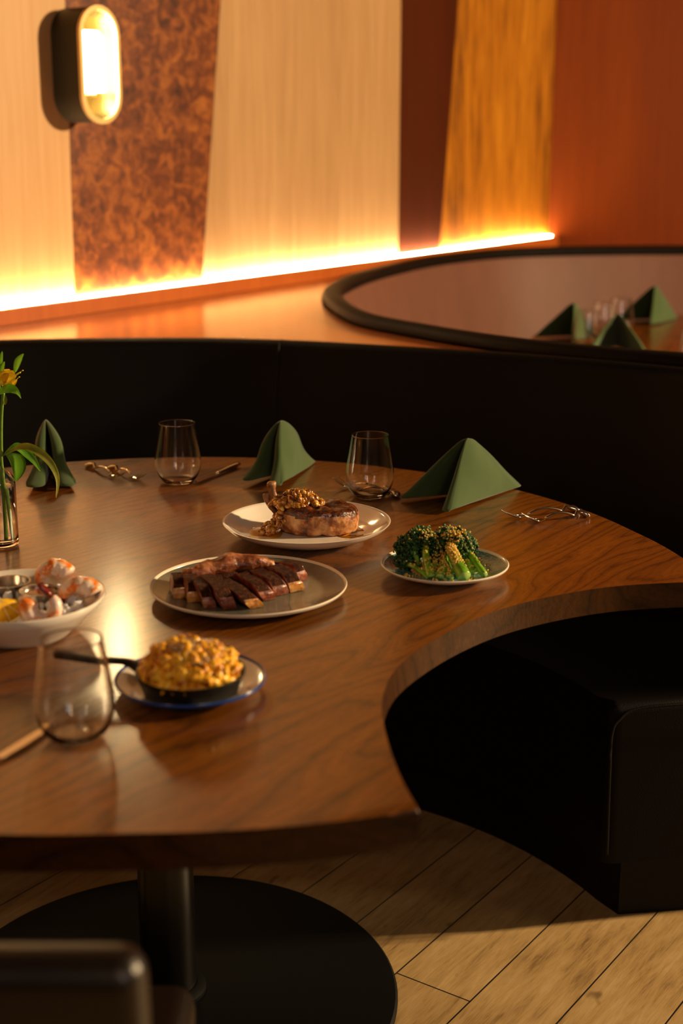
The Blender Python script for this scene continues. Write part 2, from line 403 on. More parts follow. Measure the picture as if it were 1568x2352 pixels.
# veneer panels, seams traced as (top px, bottom px) on the wall
seams = [((150, 0), (172, 670)), ((506, 0), (464, 640)), ((921, 0), (914, 580)), ((1052, 0), (1011, 555))]
def seamline(a, b):
    s0, z0 = on_wall(*a, -.045); s1, z1 = on_wall(*b, -.045); k = (s1-s0)/(z1-z0)
    return lambda z: s0+(z-z0)*k
L = [lambda z: sF+.05]+[seamline(*q) for q in seams]+[lambda z: SC-.005]
panels = [(M_maple, 'pale maple wall panel beside the sconce, far left of the wall'),
          (M_burl, 'mottled brown burl wall panel directly right of the sconce'),
          (M_pale, 'wide pale straight-grained wall panel right of the burl panel'),
          (M_walnut, 'narrow dark red-brown wall panel left of the amber panel'),
          (M_amber, 'golden amber streaked wall panel in the corner at the end of the light strip')]
for i, (m, lab) in enumerate(panels):
    z0, z1 = .90, 2.88; bm = bmesh.new(); vs = []
    for off in (-.064, -.045):
        for s, z in ((L[i](z0)+.001, z0), (L[i+1](z0)-.001, z0), (L[i+1](z1)-.001, z1), (L[i](z1)+.001, z1)):
            p = wp(s, off, z); vs.append(bm.verts.new(p))
    a, b = vs[:4], vs[4:]
    bm.faces.new(a[::-1]); bm.faces.new(b)
    for k in range(4): bm.faces.new((a[k], a[(k+1) % 4], b[(k+1) % 4], b[k]))
    tag(new_obj('wall_panel', bm, m, smooth=False), lab, 'wall panel')

# curves of the booths
OB = [(-1.10, 3.22), (-.805, 3.339), (-.398, 3.375), (-.148, 3.339), (.016, 3.284), (.213, 3.204), (.4, 3.122), (.574, 3.021), (.709, 2.925), (.86, 2.78), (.98, 2.62), (1.04, 2.44)]
OB = [(-1.62, 2.3), (-1.55, 2.75), (-1.36, 3.05)]+OB
ob = [Vector((p.x, p.y)) for p in smooth_path([(a, b, 0) for a, b in OB], 6)]
def offset(path, d):
    out = []; n = len(path)
    for i, p in enumerate(path):
        t = (path[min(i+1, n-1)]-path[max(i-1, 0)]).normalized(); out.append(p+Vector((-t.y, t.x))*d)
    return out                                   # +d = left of travel = outwards (away from the table)
near2 = [(1568, 840), (1350, 822), (1150, 800), (960, 770), (800, 735), (738, 685), (770, 655), (860, 625), (1000, 597), (1200, 580), (1568, 575)]
R2p = [at(u, v, .93).xy for u, v in near2]
R2 = [(1.30, 2.80), (1.0, 2.86)]+[tuple(p) for p in R2p]+[(2.0, 5.85), (2.5, 5.45), (2.75, 4.8), (2.72, 4.1), (2.45, 3.4), (1.9, 2.93)]
r2 = [Vector((p.x, p.y)) for p in smooth_path([(a, b, 0) for a, b in R2], 6, closed=True)]
# ledge on top of the partitions: one polygon from the wall round the own booth and the second booth
cut = offset(ob, .045)
i0 = 0
own = [p for p in cut if True]
n2 = len(R2); k0 = 6*2                       # index of the first traced point
ring = r2[k0-9:k0+6*11+8]                    # near right -> tip -> far right
poly = [wp(-2.6).xy]+[Vector((-1.75, 2.3))]+own+[Vector((1.25, 2.44)), Vector((1.38, 2.74))]+ring+[Vector((2.2, C.y)), C.xy]
def poly_slab(name, poly, z0, z1, m, **k):
    bm = bmesh.new(); P3 = [Vector((p[0], p[1], 0)) for p in poly]
    tris = tessellate_polygon([P3])
    hi = [bm.verts.new((p[0], p[1], z1)) for p in poly]; lo = [bm.verts.new((p[0], p[1], z0)) for p in poly]
    for a, b, c in tris: bm.faces.new((hi[a], hi[b], hi[c])); bm.faces.new((lo[c], lo[b], lo[a]))
    n = len(poly)
    for i in range(n): bm.faces.new((lo[i], lo[(i+1) % n], hi[(i+1) % n], hi[i]))
    return new_obj(name, bm, m, smooth=False, **k)
lg = poly_slab('partition_ledge', poly, .30, ZL, M_ledge)
tag(lg, 'glossy orange wood ledge running behind the dark booth and round the second booth', 'ledge')
# fascia step and LED strip along the wall
def along(s0, s1, o0, o1, z0, z1): return slab([wp(s0, o0).xy, wp(s1, o0).xy, wp(s1, o1).xy, wp(s0, o1).xy], z0, z1)
fs = tag(new_obj('wall_fascia', along(-2.6, SC-.01, 0, -.02, ZL+.001, ZL+.042), M_fascia, smooth=False), 'narrow orange wood fascia strip at the foot of the panelled wall', 'fascia')
ls = thing('light_strip', 'glowing warm linear light strip along the foot of the panelled wall', 'light strip', wp(0, -.03, ZL+.001))
o = new_obj('diffuser', along(-2.6, SC-.03, -.021, -.0445, ZL+.024, ZL+.0435), M_led, smooth=False); o.parent = ls; o.location = -ls.location
o = new_obj('channel', along(-2.6, SC-.02, -.021, -.044, ZL+.002, ZL+.0235), M_brushed, smooth=False); o.parent = ls; o.location = -ls.location

# ------------------------------------------------------------------ sconce
s0, z0 = on_wall(110, 12, -.045); s1, z1 = on_wall(110, 284, -.045)
zc = (z0+z1)/2; hh = (z0-z1)/2*.985; hw = .072; sc_s = s0+hw+.004
sc = thing('wall_sconce', 'dark oval wall sconce with glowing frosted glass and brass rim', 'wall lamp', wp(sc_s, -.045, zc))
yax = Vector((WN.x, WN.y, 0)); xax = Vector((WD.x, WD.y, 0))
sc.matrix_world = Matrix.Translation(sc.location) @ Matrix((( -xax.x, yax.x, 0, 0), (-xax.y, yax.y, 0, 0), (0, 0, 1, 0), (0, 0, 0, 1)))
def stadium(hw, hh, n=20):
    pts = []
    for k in range(n+1): a = pi*k/n; pts.append((hw*cos(a), hh-hw+hw*sin(a)))
    for k in range(n+1): a = pi+pi*k/n; pts.append((hw*cos(a), -(hh-hw)+hw*sin(a)))
    return pts
def stad_shell(secs, closed=False):
    bm = bmesh.new(); rings = [[bm.verts.new((x, y, z)) for x, z in stadium(a, b)] for a, b, y in secs]
    pr = list(zip(rings, rings[1:]))
    if closed: pr.append((rings[-1], rings[0]))
    for a, b in pr:
        for i in range(len(a)): j = (i+1) % len(a); bm.faces.new((a[i], a[j], b[j], b[i]))
    return bm, rings
D = .105
bm, _ = stad_shell([(hw, hh, 0), (hw, hh, D), (hw-.006, hh-.006, D), (hw-.006, hh-.006, .004), (.004, hh-hw+.004, .004)]); autosmooth(new_obj('housing', bm, M_bronze, sc))
bm, _ = stad_shell([(hw+.003, hh+.003, D-.006), (hw+.003, hh+.003, D+.004), (hw-.009, hh-.009, D+.004), (hw-.009, hh-.009, D-.006)], True); autosmooth(new_obj('rim', bm, M_brass, sc))
bm, r = stad_shell([(hw-.0065, hh-.0065, D-.008), (hw-.0065, hh-.0065, .008)]); bm.faces.new(r[-1]); autosmooth(new_obj('inner_lining', bm, simple('polished_pale_brass', '#5e5230', .25, .8), sc))
hb = hh*.52
bm = lathe([(0, -hb), (.048, -hb), (.050, -hb+.004), (.050, hb-.016), (.036, hb), (0, hb)], 40)
bmesh.ops.translate(bm, vec=(0, .053, -.002+.012), verts=bm.verts); new_obj('frosted_diffuser', bm, M_bulb, sc)
bm = lathe([(0, -.012), (.024, -.012), (.024, 0), (0, 0)], 32); bmesh.ops.translate(bm, vec=(0, .052, -hb+.009), verts=bm.verts); new_obj('lamp_holder', bm, M_brass, sc)

# ------------------------------------------------------------------ own booth
TC = Vector((-.29, 2.08))
bo = thing('booth_sofa', 'near-black leather curved booth wrapping behind the laid table', 'booth', (TC.x, TC.y, 0))
def rel(o, root): o.parent = root; o.location = -root.location; return o
def sweep(path, prof, endcap=True):
    """prof: list of (outward offset, z)"""
    bm = bmesh.new(); cols = []
    for k in range(len(path)):
        n = len(path); t = (path[min(k+1, n-1)]-path[max(k-1, 0)]).normalized(); nr = Vector((-t.y, t.x))
        cols.append([bm.verts.new((path[k].x+nr.x*a, path[k].y+nr.y*a, z)) for a, z in prof])
    m = len(prof)
    for a, b in zip(cols, cols[1:]):
        for i in range(m): bm.faces.new((a[i], a[(i+1) % m], b[(i+1) % m], b[i]))
    if endcap: bm.faces.new(cols[0]); bm.faces.new(cols[-1])
    return bm
def backprof(zt, rr=.026, lean=.10, zb=.30, depthb=.04):
    p = []
    for k in range(9): a = pi*k/8; p.append((rr-.002-rr*cos(a)+0, zt-rr+rr*sin(a)))
    p = p[:]                                         # roll from front to back
    front = [(-lean, zb), (-lean*.82, zb+.12), (-lean*.55, zb+.28), (-.03, zt-.14), (-.005, zt-.06)]
    return front+p+[(depthb, zb)]
cell = sweep(ob, backprof(ZL+.012)); rel(autosmooth(new_obj('backrest', cell, M_leather), 60), bo)
# upright seams of the backrest
for u in (640,):
    q = min(range(len(ob)), key=lambda i: abs(ob[i].x-at(u, 795, .92).x)); p = ob[q]; t_ = (ob[q+1]-ob[q-1]).normalized(); nr = Vector((-t_.y, t_.x))
    pts = [(p.x+nr.x*a, p.y+nr.y*a, z) for a, z in backprof(ZL+.0125)[1:10]]
    rel(new_obj('seam', tube(pts, .0022, 6), M_leather), bo)
def arc(r, a0, a1, n=48): return [TC+Vector((cos(radians(a0+(a1-a0)*k/n)), sin(radians(a0+(a1-a0)*k/n))))*r for k in range(n+1)]
seat_back = offset(ob, -.075)
sb_ = [p for p in seat_back]
front = arc(.80, 187, 17.5)
seatpoly = [Vector((.477, 2.325))]+sb_[::-1][0:]+front[:-1]
# end face from the inner corner out to the backrest
bm = slab(seatpoly, .125, .435)
top_e = [e for e in bm.edges if all(v.co.z > .43 for v in e.verts)]
cor = [e for e in bm.edges if all(abs(v.co.x-.477) < .002 and abs(v.co.y-2.325) < .002 for v in e.verts)]
bmesh.ops.bevel(bm, geom=top_e+cor, offset=.038, segments=5, profile=.5, affect='EDGES', clamp_overlap=True)
rel(autosmooth(new_obj('seat', bm, M_leather), 50), bo)
def inset_front(r, endshift):
    f = arc(r, 187, 19); return f
pl = [Vector((.515, 2.365))]+[p for p in offset(ob, -.04)][::-1]+arc(.845, 187, 20)[:-1]
rel(new_obj('plinth', slab(pl, 0, .125), M_plinth, smooth=False), bo)
pip = smooth_path([(.478, 2.318, .15), (.474, 2.312, .30), (.474, 2.312, .385), (.487, 2.317, .412), (.52, 2.326, .428), (.62, 2.337, .434), (.90, 2.385, .435)], 6)
rel(new_obj('piping', tube(pip, .0035, 8), M_leather), bo)
# ------------------------------------------------------------------ second booth
bo2 = thing('booth_sofa', 'second leather booth at the back with mauve-brown backrest and dark rolled rim', 'booth', (1.3, 4.4, 0))
r2c = r2+[r2[0]]
# travel is near-right -> tip -> far -> right: clockwise, table on the right, outwards on the left
def sweep_closed(path, prof):
    n = len(path); bm = bmesh.new(); cols = []
    for k in range(n):
        t = (path[(k+1) % n]-path[(k-1) % n]).normalized(); nr = Vector((-t.y, t.x))
        cols.append([bm.verts.new((path[k].x+nr.x*a, path[k].y+nr.y*a, z)) for a, z in prof])
    m = len(prof)
    for k in range(n):
        a, b = cols[k], cols[(k+1) % n]
        for i in range(m): bm.faces.new((a[i], a[(i+1) % m], b[(i+1) % m], b[i]))
    return bm
rr = .03
rim = [(-rr+rr*cos(2*pi*k/12)*1.0-.002, ZL+.012+.022*sin(2*pi*k/12)) for k in range(12)]
rel(new_obj('rolled_rim', sweep_closed(r2, rim), leather('dark_brown_leather_rim', '#120a05', .6, spec=.12)), bo2)
bp = [(-.012, ZL-.005), (-.058, ZL-.005), (-.075, ZL-.06), (-.10, .72), (-.15, .50), (-.17, .30), (-.012, .30)]
rel(autosmooth(new_obj('backrest', sweep_closed(r2, bp), M_leather2), 50), bo2)
# seat of the second booth
bm = sweep_closed(r2, [(-.12, .44), (-.50, .44), (-.53, .41), (-.53, .12), (-.12, .12)]); rel(autosmooth(new_obj('seat', bm, M_leather2), 40), bo2)
rel(new_obj('plinth', sweep_closed(r2, [(-.1, .121), (-.48, .121), (-.48, 0), (-.1, 0)]), M_plinth, smooth=False), bo2)

# ------------------------------------------------------------------ tables
def make_base(root, x, y, r=.385):
    bm = lathe([(0, 0), (r, 0), (r, .006), (r-.004, .010), (0, .012)], 96); o = new_obj('base_plate', bm, M_black, root, loc=(x, y, 0)); autosmooth(o)
    bm = lathe([(.046, .012), (.046, .703), (0, .703), (0, .012)], 40); autosmooth(new_obj('pole', bm, simple('satin_black_pole', '#070504', .28, 0), root, loc=(x, y, 0)))
    bm = lathe([(.0465, .012), (.062, .012), (.062, .018), (.05, .026), (.0465, .026)], 40); autosmooth(new_obj('flange', bm, M_black, root, loc=(x, y, 0)))
    bm = box(.5, .06, .012, (0, 0, .703)); box(.06, .5, .012, (0, 0, .703), bm=bm); new_obj('support_plate', bm, M_black, root, loc=(x, y, 0), smooth=False)
R = .828
bite = [(.078, 1.305), (.062, 1.385), (.050, 1.498), (.050, 1.602), (.078, 1.715), (.16, 1.851), (.262, 1.954), (.403, 2.030), (.56, 2.058)]
bp_ = [Vector((p.x, p.y)) for p in smooth_path([(a, b, 0) for a, b in bite], 8)]
a_end = math.degrees(atan2(2.058-2.08, .56+.29)); a_st = math.degrees(atan2(1.305-2.08, .078+.29))+360
circ = []
for k in range(0, 141):
    a = a_end+(a_st-a_end)*k/140; blend_r = R
    f0 = min(1, (a-a_end)/20); f1 = min(1, (a_st-a)/20)
    rr_ = R+(.851-R)*(1-f0)+(.858-R)*(1-f1)
    circ.append(TC+Vector((cos(radians(a)), sin(radians(a))))*rr_)
top = circ+bp_[1:-1]
tb = thing('dining_table', 'big round oak dining table with a curved bite cut from its edge', 'table', (TC.x, TC.y, 0))
bm = slab(top, .710, .750); 
es = [e for e in bm.edges if abs(e.verts[0].co.z-e.verts[1].co.z) < 1e-5]
vc = [e for e in bm.edges if all(hypot(v.co.x-.0727, v.co.y-1.305) < .03 for v in e.verts) and abs(e.verts[0].co.z-e.verts[1].co.z) > .01 and len(e.link_faces) == 2 and e.calc_face_angle(0) > .5]
bmesh.ops.bevel(bm, geom=es+vc, offset=.006, segments=4, profile=.5, affect='EDGES')
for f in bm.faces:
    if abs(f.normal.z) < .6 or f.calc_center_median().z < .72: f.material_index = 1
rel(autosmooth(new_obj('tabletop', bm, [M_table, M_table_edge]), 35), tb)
make_base(tb, 0, -.0, .385)
for ch in list(tb.children):
    if ch.name.split('.')[0] in ('base_plate', 'pole', 'flange', 'support_plate'): ch.location = (0.0, .03, ch.location.z)
t2 = thing('dining_table', 'second dining table inside the booth at the back', 'table', (1.42, 4.5, 0))
bm = lathe([(0, .71), (.815, .71), (.82, .715), (.82, .745), (.815, .75), (0, .75)], 96); autosmooth(new_obj('tabletop', bm, M_table, t2))
make_base(t2, 0, 0)

# ------------------------------------------------------------------ chair in the foreground
ch = thing('dining_chair', 'dark leather dining chair cut off at the bottom left corner', 'chair', (-.37, 1.15, 0))
ctr = at(338, 2168, .80); xr = ctr.x; 
bm = box(.44, .05, .36, (0, 0, 0), .022, seg=5)
bmesh.ops.transform(bm, matrix=Matrix.Rotation(radians(6), 4, 'X'), verts=bm.verts)
new_obj('backrest', bm, M_chair, ch, loc=(xr-.22+.37, ctr.y-1.15+.01, .80-.18))
new_obj('seat', box(.42, .42, .07, (0, 0, 0), .025, seg=4), M_chair, ch, loc=(xr-.225+.37, ctr.y-1.15+.245, .44))
for sx in (-1, 1):
    for sy in (-1, 1):
        p0 = Vector((xr-.225+.37+sx*.18, ctr.y-1.15+.245+sy*.18, .41)); p1 = p0+Vector((sx*.015, sy*.02, -.41))
        new_obj('leg', tube([p0, p1], [.017, .012], 12, up=Vector((0, 1, 0))), M_black, ch)
for sx in (-1, 1):
    x = xr-.225+.37+sx*.17; y = ctr.y-1.15+.02
    new_obj('back_post', tube([(x, y+.03, .42), (x, y+.01, .56), (x, y, .66)], .011, 10, up=Vector((0, 1, 0))), M_black, ch)

# ------------------------------------------------------------------ glasses
def fine(prof, n=5):
    return [(max(p.x, 0), p.y) for p in smooth_path([(a, b, 0) for a, b in prof], n)]
def make_glass(label, group=None):
    ou = fine([(.024, 0), (.030, .003), (.0385, .014), (.0435, .028), (.045, .042), (.0435, .060), (.0395, .085), (.0362, .106), (.0346, .1165)])
    inn = fine([(.0336, .1165), (.0352, .106), (.0385, .085), (.0425, .060), (.0440, .042), (.0425, .029), (.037, .016), (.028, .0070), (.018, .0055)])
    g = [(0, 0), (.012, 0), (.0225, 0)]+ou+[(.03448, .1172), (.0343, .1177), (.0341, .1179), (.0339, .1177), (.03372, .1172)]+inn+[(.008, .0055), (0, .0055)]
    o = new_obj('wine_glass', lathe(g, 72), M_glass); return tag(o, label, 'glass', group)
GZ = .7505
g0 = make_glass('empty stemless wine glass beside the mac and cheese, nearest the camera', 'stemless wine glasses on the laid table')
spots = [(175, 1697, None), (410, 1108, 'empty stemless wine glass between the knife and the pair of forks at the far left', ), (849, 1140, 'empty stemless wine glass standing between the white plate and the right napkin')]
g0.location = at(175, 1693, GZ)
for u, v, lab in spots[1:]:
    c = copy_tree(g0); c['label'] = lab; c.location = at(u, v, GZ)
for u, v, lab in [(1347, 800, 'stemless glass in the back booth, leftmost of the blurred ones'), (1384, 778, 'stemless glass in the back booth just behind the leftmost one'), (1422, 768, 'stemless glass in the back booth beside the farthest green napkin'), (1592, 845, 'stemless glass in the back booth cut off by the right edge')]:
    c = copy_tree(g0); c['label'] = lab; c['group'] = 'glasses in the back booth'; c.location = at(u, v, GZ)

# ------------------------------------------------------------------ napkins
def make_napkin(F1, F2, T, A, roll=.024, bell=.1, lift=.012, seed=0):
    """F1, F2 front hem corners, T back tip, A apex; folded tent of two double wings"""
    bm = bmesh.new(); A = Vector(A); T = Vector(T); c = (Vector(F1)+Vector(F2)+T)/3
    NS, NTt, NR = 14, 26, 7
    for F in (Vector(F1), Vector(F2)):
        d = (T-F); d.z = 0; dn = d.normalized(); inn = Vector((-dn.y, dn.x, 0))
        if inn.dot(c-F) < 0: inn = -inn
        loop = []
        for k in range(NS+1):
            s = 1-k/NS; w = 0; loop.append((F+(T-F)*s, s, 0))
        for k in range(1, NR):
            a = pi*k/NR; loop.append((F-dn*sin(a)*roll*.5+inn*(1-cos(a))*.5*roll, 0, 1))
        for k in range(NS+1):
            s = k/NS; loop.append((F+(T-F)*s+inn*roll*(1-s)**.7, s, 1))
        rows = []
        for i in range(NTt+1):
            t = i/NTt; pf = t+bell*sin(2*pi*t)*.55+.02*sin(pi*t)+.055*min(1, t/.05)*(1-t); row = []
            for (h, s, side) in loop:
                p = A+(h-A)*pf
                p.z = A.z*(1-max(0, t-.012)/.988)*1.0 + h.z*max(0, t-.012)/.988 + .0015
                if s < 1: p.z += lift*(1-s)**2*t*t*(1 if side == 0 else .6)
                bulge = .010*sin(pi*t)*sin(pi*min(1, s*1.1))
                p -= inn*bulge*(1 if side == 0 else .5)
                p += Vector((noise.noise(p*14+Vector((seed, 0, 0))), noise.noise(p*14+Vector((0, seed, 3))), 0))*.004*t
                row.append(bm.verts.new(p))
            rows.append(row)
        for a, b in zip(rows, rows[1:]):
            for k in range(len(a)-1): bm.faces.new((a[k], a[k+1], b[k+1], b[k]))
        # inner rolled layer seen in the open end
        rows = []
        for i in range(NTt+1):
            t = i/NTt; row = []
            for k in range(13):
                a = -.6+k/12*5.2; r_ = roll*(.40-.012*k)
                h = F+dn*.012+inn*roll*.5+(-dn*cos(a)+inn*sin(a)*.95)*r_
                p = A+(h-A)*(t+bell*sin(2*pi*t)*.55); p.z = A.z*(1-t)+h.z*t+.002+lift*.7*t*t; row.append(bm.verts.new(p))
            rows.append(row)
        for a, b in zip(rows[6:], rows[7:]):
            for k in range(len(a)-1): bm.faces.new((a[k], a[k+1], b[k+1], b[k]))
    bmesh.ops.remove_doubles(bm, verts=bm.verts, dist=.0004)
    o = new_obj('napkin', bm, M_napkin)
    m = o.modifiers.new('cloth', 'SOLIDIFY'); m.thickness = .0014; m.offset = 0
    return o
Z = .751
def nap(f1, f2, t, apx, label, group, **k):
    F1, F2, T = at(*f1, Z), at(*f2, Z), at(*t, Z)
    m = (F1+F2)/2; ya = (m+(T-m)*.40).y; A = atY(*apx, ya)
    o = make_napkin(F1, F2, T, A, **k)
    base = (F1+F2+T)/3; base.z = .75
    for v in o.data.vertices: v.co -= base
    o.location = base
    return tag(o, label, 'napkin', group)
NG = 'green linen napkins on the laid table'
nap((62, 1126), (174, 1122), (118, 1058), (105, 966), 'folded green napkin behind the flower vase, leftmost on the table', NG, roll=.034, bell=.2, lift=.014, seed=1)
nap((560, 1108), (650, 1122), (724, 1062), (645, 968), 'folded green napkin standing behind the white plate', NG, roll=.026, bell=.15, lift=.012, seed=2)
nap((924, 1146), (1034, 1180), (1196, 1118), (1074, 1009), 'widest folded green napkin, right of the far glass', NG, roll=.016, bell=.02, lift=.006, seed=3)
NG2 = 'green napkins in the back booth'
def nap2(base, apx_dz, ang, w, l, label, seed):
    b = at(*base, Z); R_ = Matrix.Rotation(ang, 3, 'Z')
    F1 = b+R_ @ Vector((-w/2, 0, 0)); F2 = b+R_ @ Vector((w/2, 0, 0)); T = b+R_ @ Vector((0, l, 0)); A = b+R_ @ Vector((0, l*.42, 0)); A.z = .75+apx_dz
    o = make_napkin(F1, F2, T, A, roll=.012, bell=.0, lift=.004, seed=seed)
    for v in o.data.vertices: v.co -= b
    o.location = b
    return tag(o, label, 'napkin', NG2)
nap2((1275, 782), .115, radians(-50), .17, .20, 'blurred green napkin in the back booth, left of the glasses', 4)
nap2((1415, 815), .115, radians(-10), .19, .18, 'blurred green napkin in the back booth, nearest its dark rim', 5)
nap2((1458, 742), .125, radians(-55), .17, .22, 'blurred green napkin in the back booth, farthest right beyond the glasses', 6)

# ------------------------------------------------------------------ cutlery
def make_fork(label, group):
    root = thing('fork', label, 'fork', (0, 0, 0), 0, group)
    # tips at x=0, handle end at x=.19
    N = 22; pts = []; rad = []; fl = []
    for k in range(N+1):
        s = k/N; x = .060+s*.125
        z = .003+.013*max(0, sin(pi*min(1, s*1.35+.06)))**.8*(1-.25*s) if s < .72 else None
        if z is None: z = .003+.0125*(1-((s-.72)/.28))**1.0*.9
        pts.append((x, 0, max(z, .0028)))
        r = .0028+.0016*s if s < .8 else .0044+.0085*sin(pi*min(1, (s-.8)/.2*.8))
        rad.append(r if k < N else r*.6); fl.append(.75 if s < .8 else .75-.45*(s-.8)/.2)
    new_obj('handle', tube(pts, rad, 14, flat=fl), M_steel, root)
    bm = bmesh.new(); rows = []
    def zc_(x): return .0022+max(0, (.048-x)/.048)**1.7*.017 if x < .048 else .0022+(x-.048)*.12
    for i in range(13):
        x = .036+i*.0022; hwid = .0115*(1 if x < .050 else max(.25, 1-((x-.050)/.014)**1.5*.8)); row = []
        for k in range(9):
            y = -hwid+2*hwid*k/8; row.append(bm.verts.new((x, y, zc_(x)+.0022*(y/.0115)**2)))
        rows.append(row)
    for a, b in zip(rows, rows[1:]):
        for k in range(8): bm.faces.new((a[k], a[k+1], b[k+1], b[k]))
    bmesh.ops.solidify(bm, geom=list(bm.faces), thickness=.0016)
    new_obj('head', bm, M_steel, root)
    for q in range(4):
        y = -.0095+q*.00633
        pts = [(x, y*(1 if x > .02 else 1), zc_(x)+.0022*(y/.0115)**2+.0004) for x in [.038-.0038*k for k in range(11)]]
        new_obj('tine', tube(pts, [.0018-.00009*k for k in range(11)], 8, flat=.8), M_steel, root)
    return root
def place(root, tip, end, L0, zz=.7505):
    a = at(*tip, zz); b = at(*end, zz); d = b-a; root.location = a; root.rotation_euler = (0, 0, atan2(d.y, d.x))
    s = d.length/L0; q = max(s, .9); root.scale = (s, q, q)
    return root
FG = 'table forks on the laid table'
f0 = place(make_fork('fork at the right of the table, nearer the table edge', FG), (1200, 1204), (1356, 1186), .19)
def fork_at(tip, end, lab):
    c = copy_tree(f0); c['label'] = lab; place(c, tip, end, .19); return c
fork_at((1152, 1196), (1334, 1174), 'fork at the right of the table, nearer the green napkin')
fork_at((282, 1106), (200, 1072), 'fork at the far left of the table, nearest the vase')
fork_at((328, 1110), (252, 1078), 'fork at the far left of the table, nearest the far glass')
fork_at((768, 1117), (914, 1139), 'fork lying behind the white plate, partly seen through the glass')
fork_at((792, 1130), (922, 1143), 'fork right under the glass behind the white plate')
def make_knife(label, L=.21):
    root = thing('table_knife', label, 'knife', (0, 0, 0), 0, 'table knives on the laid table')
    out = [(0, 0), (.006, .007), (.02, .0105), (.06, .0115), (.10, .010), (.108, .005), (.108, -.003), (0.02, -.003)]
    out = [(x, y-.003) for x, y in out]
    new_obj('blade', slab(out, .0035, .0050, .0004, 1), M_steel, root, smooth=False)
    pts = [(.106, 0, .0045), (.112, 0, .0048), (.135, 0, .0052), (.17, 0, .0056), (.2, 0, .0058), (.208, 0, .0056), (.21, 0, .0055)]
    new_obj('handle', tube(pts, [.0042, .0050, .0055, .0072, .0085, .0075, .004], 14, flat=[.7, .7, .7, .65, .6, .6, .6]), M_steel, root)
    return root
k0_ = place(make_knife('knife between the far left glass and the middle napkin'), (445, 1114), (548, 1071), .21)
k1_ = copy_tree(k0_); k1_['label'] = 'knife cut off by the left edge below the nearest glass'; place(k1_, (112, 1676), (-140, 1832), .21)

# ------------------------------------------------------------------ plates
def place_plate(u, v, zr, halfw):
    c = at(u, v, zr); return Vector((c.x, c.y, .75)), halfw*depth(c)/FPX
# white coupe plate
pw, rw = place_plate(704, 1196, .779, 193)
t_ = thing('dinner_plate', 'white shallow rimmed plate holding the pork chop', 'plate', pw)
autosmooth(new_obj('dish', lathe([(0, .004), (rw*.52, .004), (rw*.54, .0005), (rw*.57, .0005), (rw*.60, .005), (rw*.85, .014), (rw*.965, .024), (rw*.993, .029), (rw, .030), (rw*.985, .0305), (rw*.955, .027), (rw*.86, .0175), (rw*.80, .0125), (rw*.74, .0085), (rw*.70, .008), (0, .0075)], 128), M_white, t_), 60)
# grey plate
pg, rg = place_plate(571, 1346, .764, 226)
t_ = thing('dinner_plate', 'large grey-green glazed flat plate under the sliced steak', 'plate', pg)
autosmooth(new_obj('dish', lathe([(0, .003), (rg*.6, .003), (rg*.62, .0005), (rg*.65, .0005), (rg*.68, .004), (rg*.97, .0125), (rg*.985, .0165), (rg*.96, .0155), (rg*.82, .0085), (rg*.6, .006), (0, .0055)], 128), M_grey, t_), 60)
autosmooth(new_obj('rim', lathe([(rg*.965, .0122), (rg*.99, .0150), (rg, .0178), (rg*.993, .0192), (rg*.98, .0180), (rg*.972, .0160)], 128, close=True), M_rimwhite, t_), 60)
# teal plate
pt, rt = place_plate(1021, 1294, .768, 147)
t_ = thing('side_plate', 'small speckled teal plate with cream rim under the broccolini', 'plate', pt)
autosmooth(new_obj('dish', lathe([(0, .004), (rt*.5, .004), (rt*.53, .0005), (rt*.58, .0005), (rt*.61, .005), (rt*.955, .0148), (rt*.955, .0172), (rt*.82, .0115), (rt*.7, .0085), (0, .0075)], 128), M_teal, t_), 60)
autosmooth(new_obj('rim', lathe([(rt*.50, .0038), (rt*.525, .0003), (rt*.585, .0003), (rt*.61, .0045), (rt*.95, .0138), (rt*.99, .0165), (rt, .0188), (rt*.985, .0200), (rt*.955, .0185), (rt*.945, .0165), (rt*.945, .0150), (rt*.62, .0055)], 128, close=True), M_rimwhite, t_), 60)
# enamel plate
pe, re_ = place_plate(437, 1556, .765, 174)
t_ = thing('side_plate', 'cream enamel plate with a blue rim under the skillet', 'plate', pe)
autosmooth(new_obj('dish', lathe([(0, .002), (re_*.62, .002), (re_*.7, .0045), (re_*.965, .0125), (re_*.975, .0150), (re_*.93, .0145), (re_*.76, .0085), (re_*.68, .0045), (0, .004)], 128), M_enamel, t_), 60)
autosmooth(new_obj('rim', lathe([(re_*.945, .0112), (re_*.985, .0125), (re_, .0155), (re_*.99, .0172), (re_*.968, .0166), (re_*.962, .0150)], 128, close=True), M_blue, t_), 60)

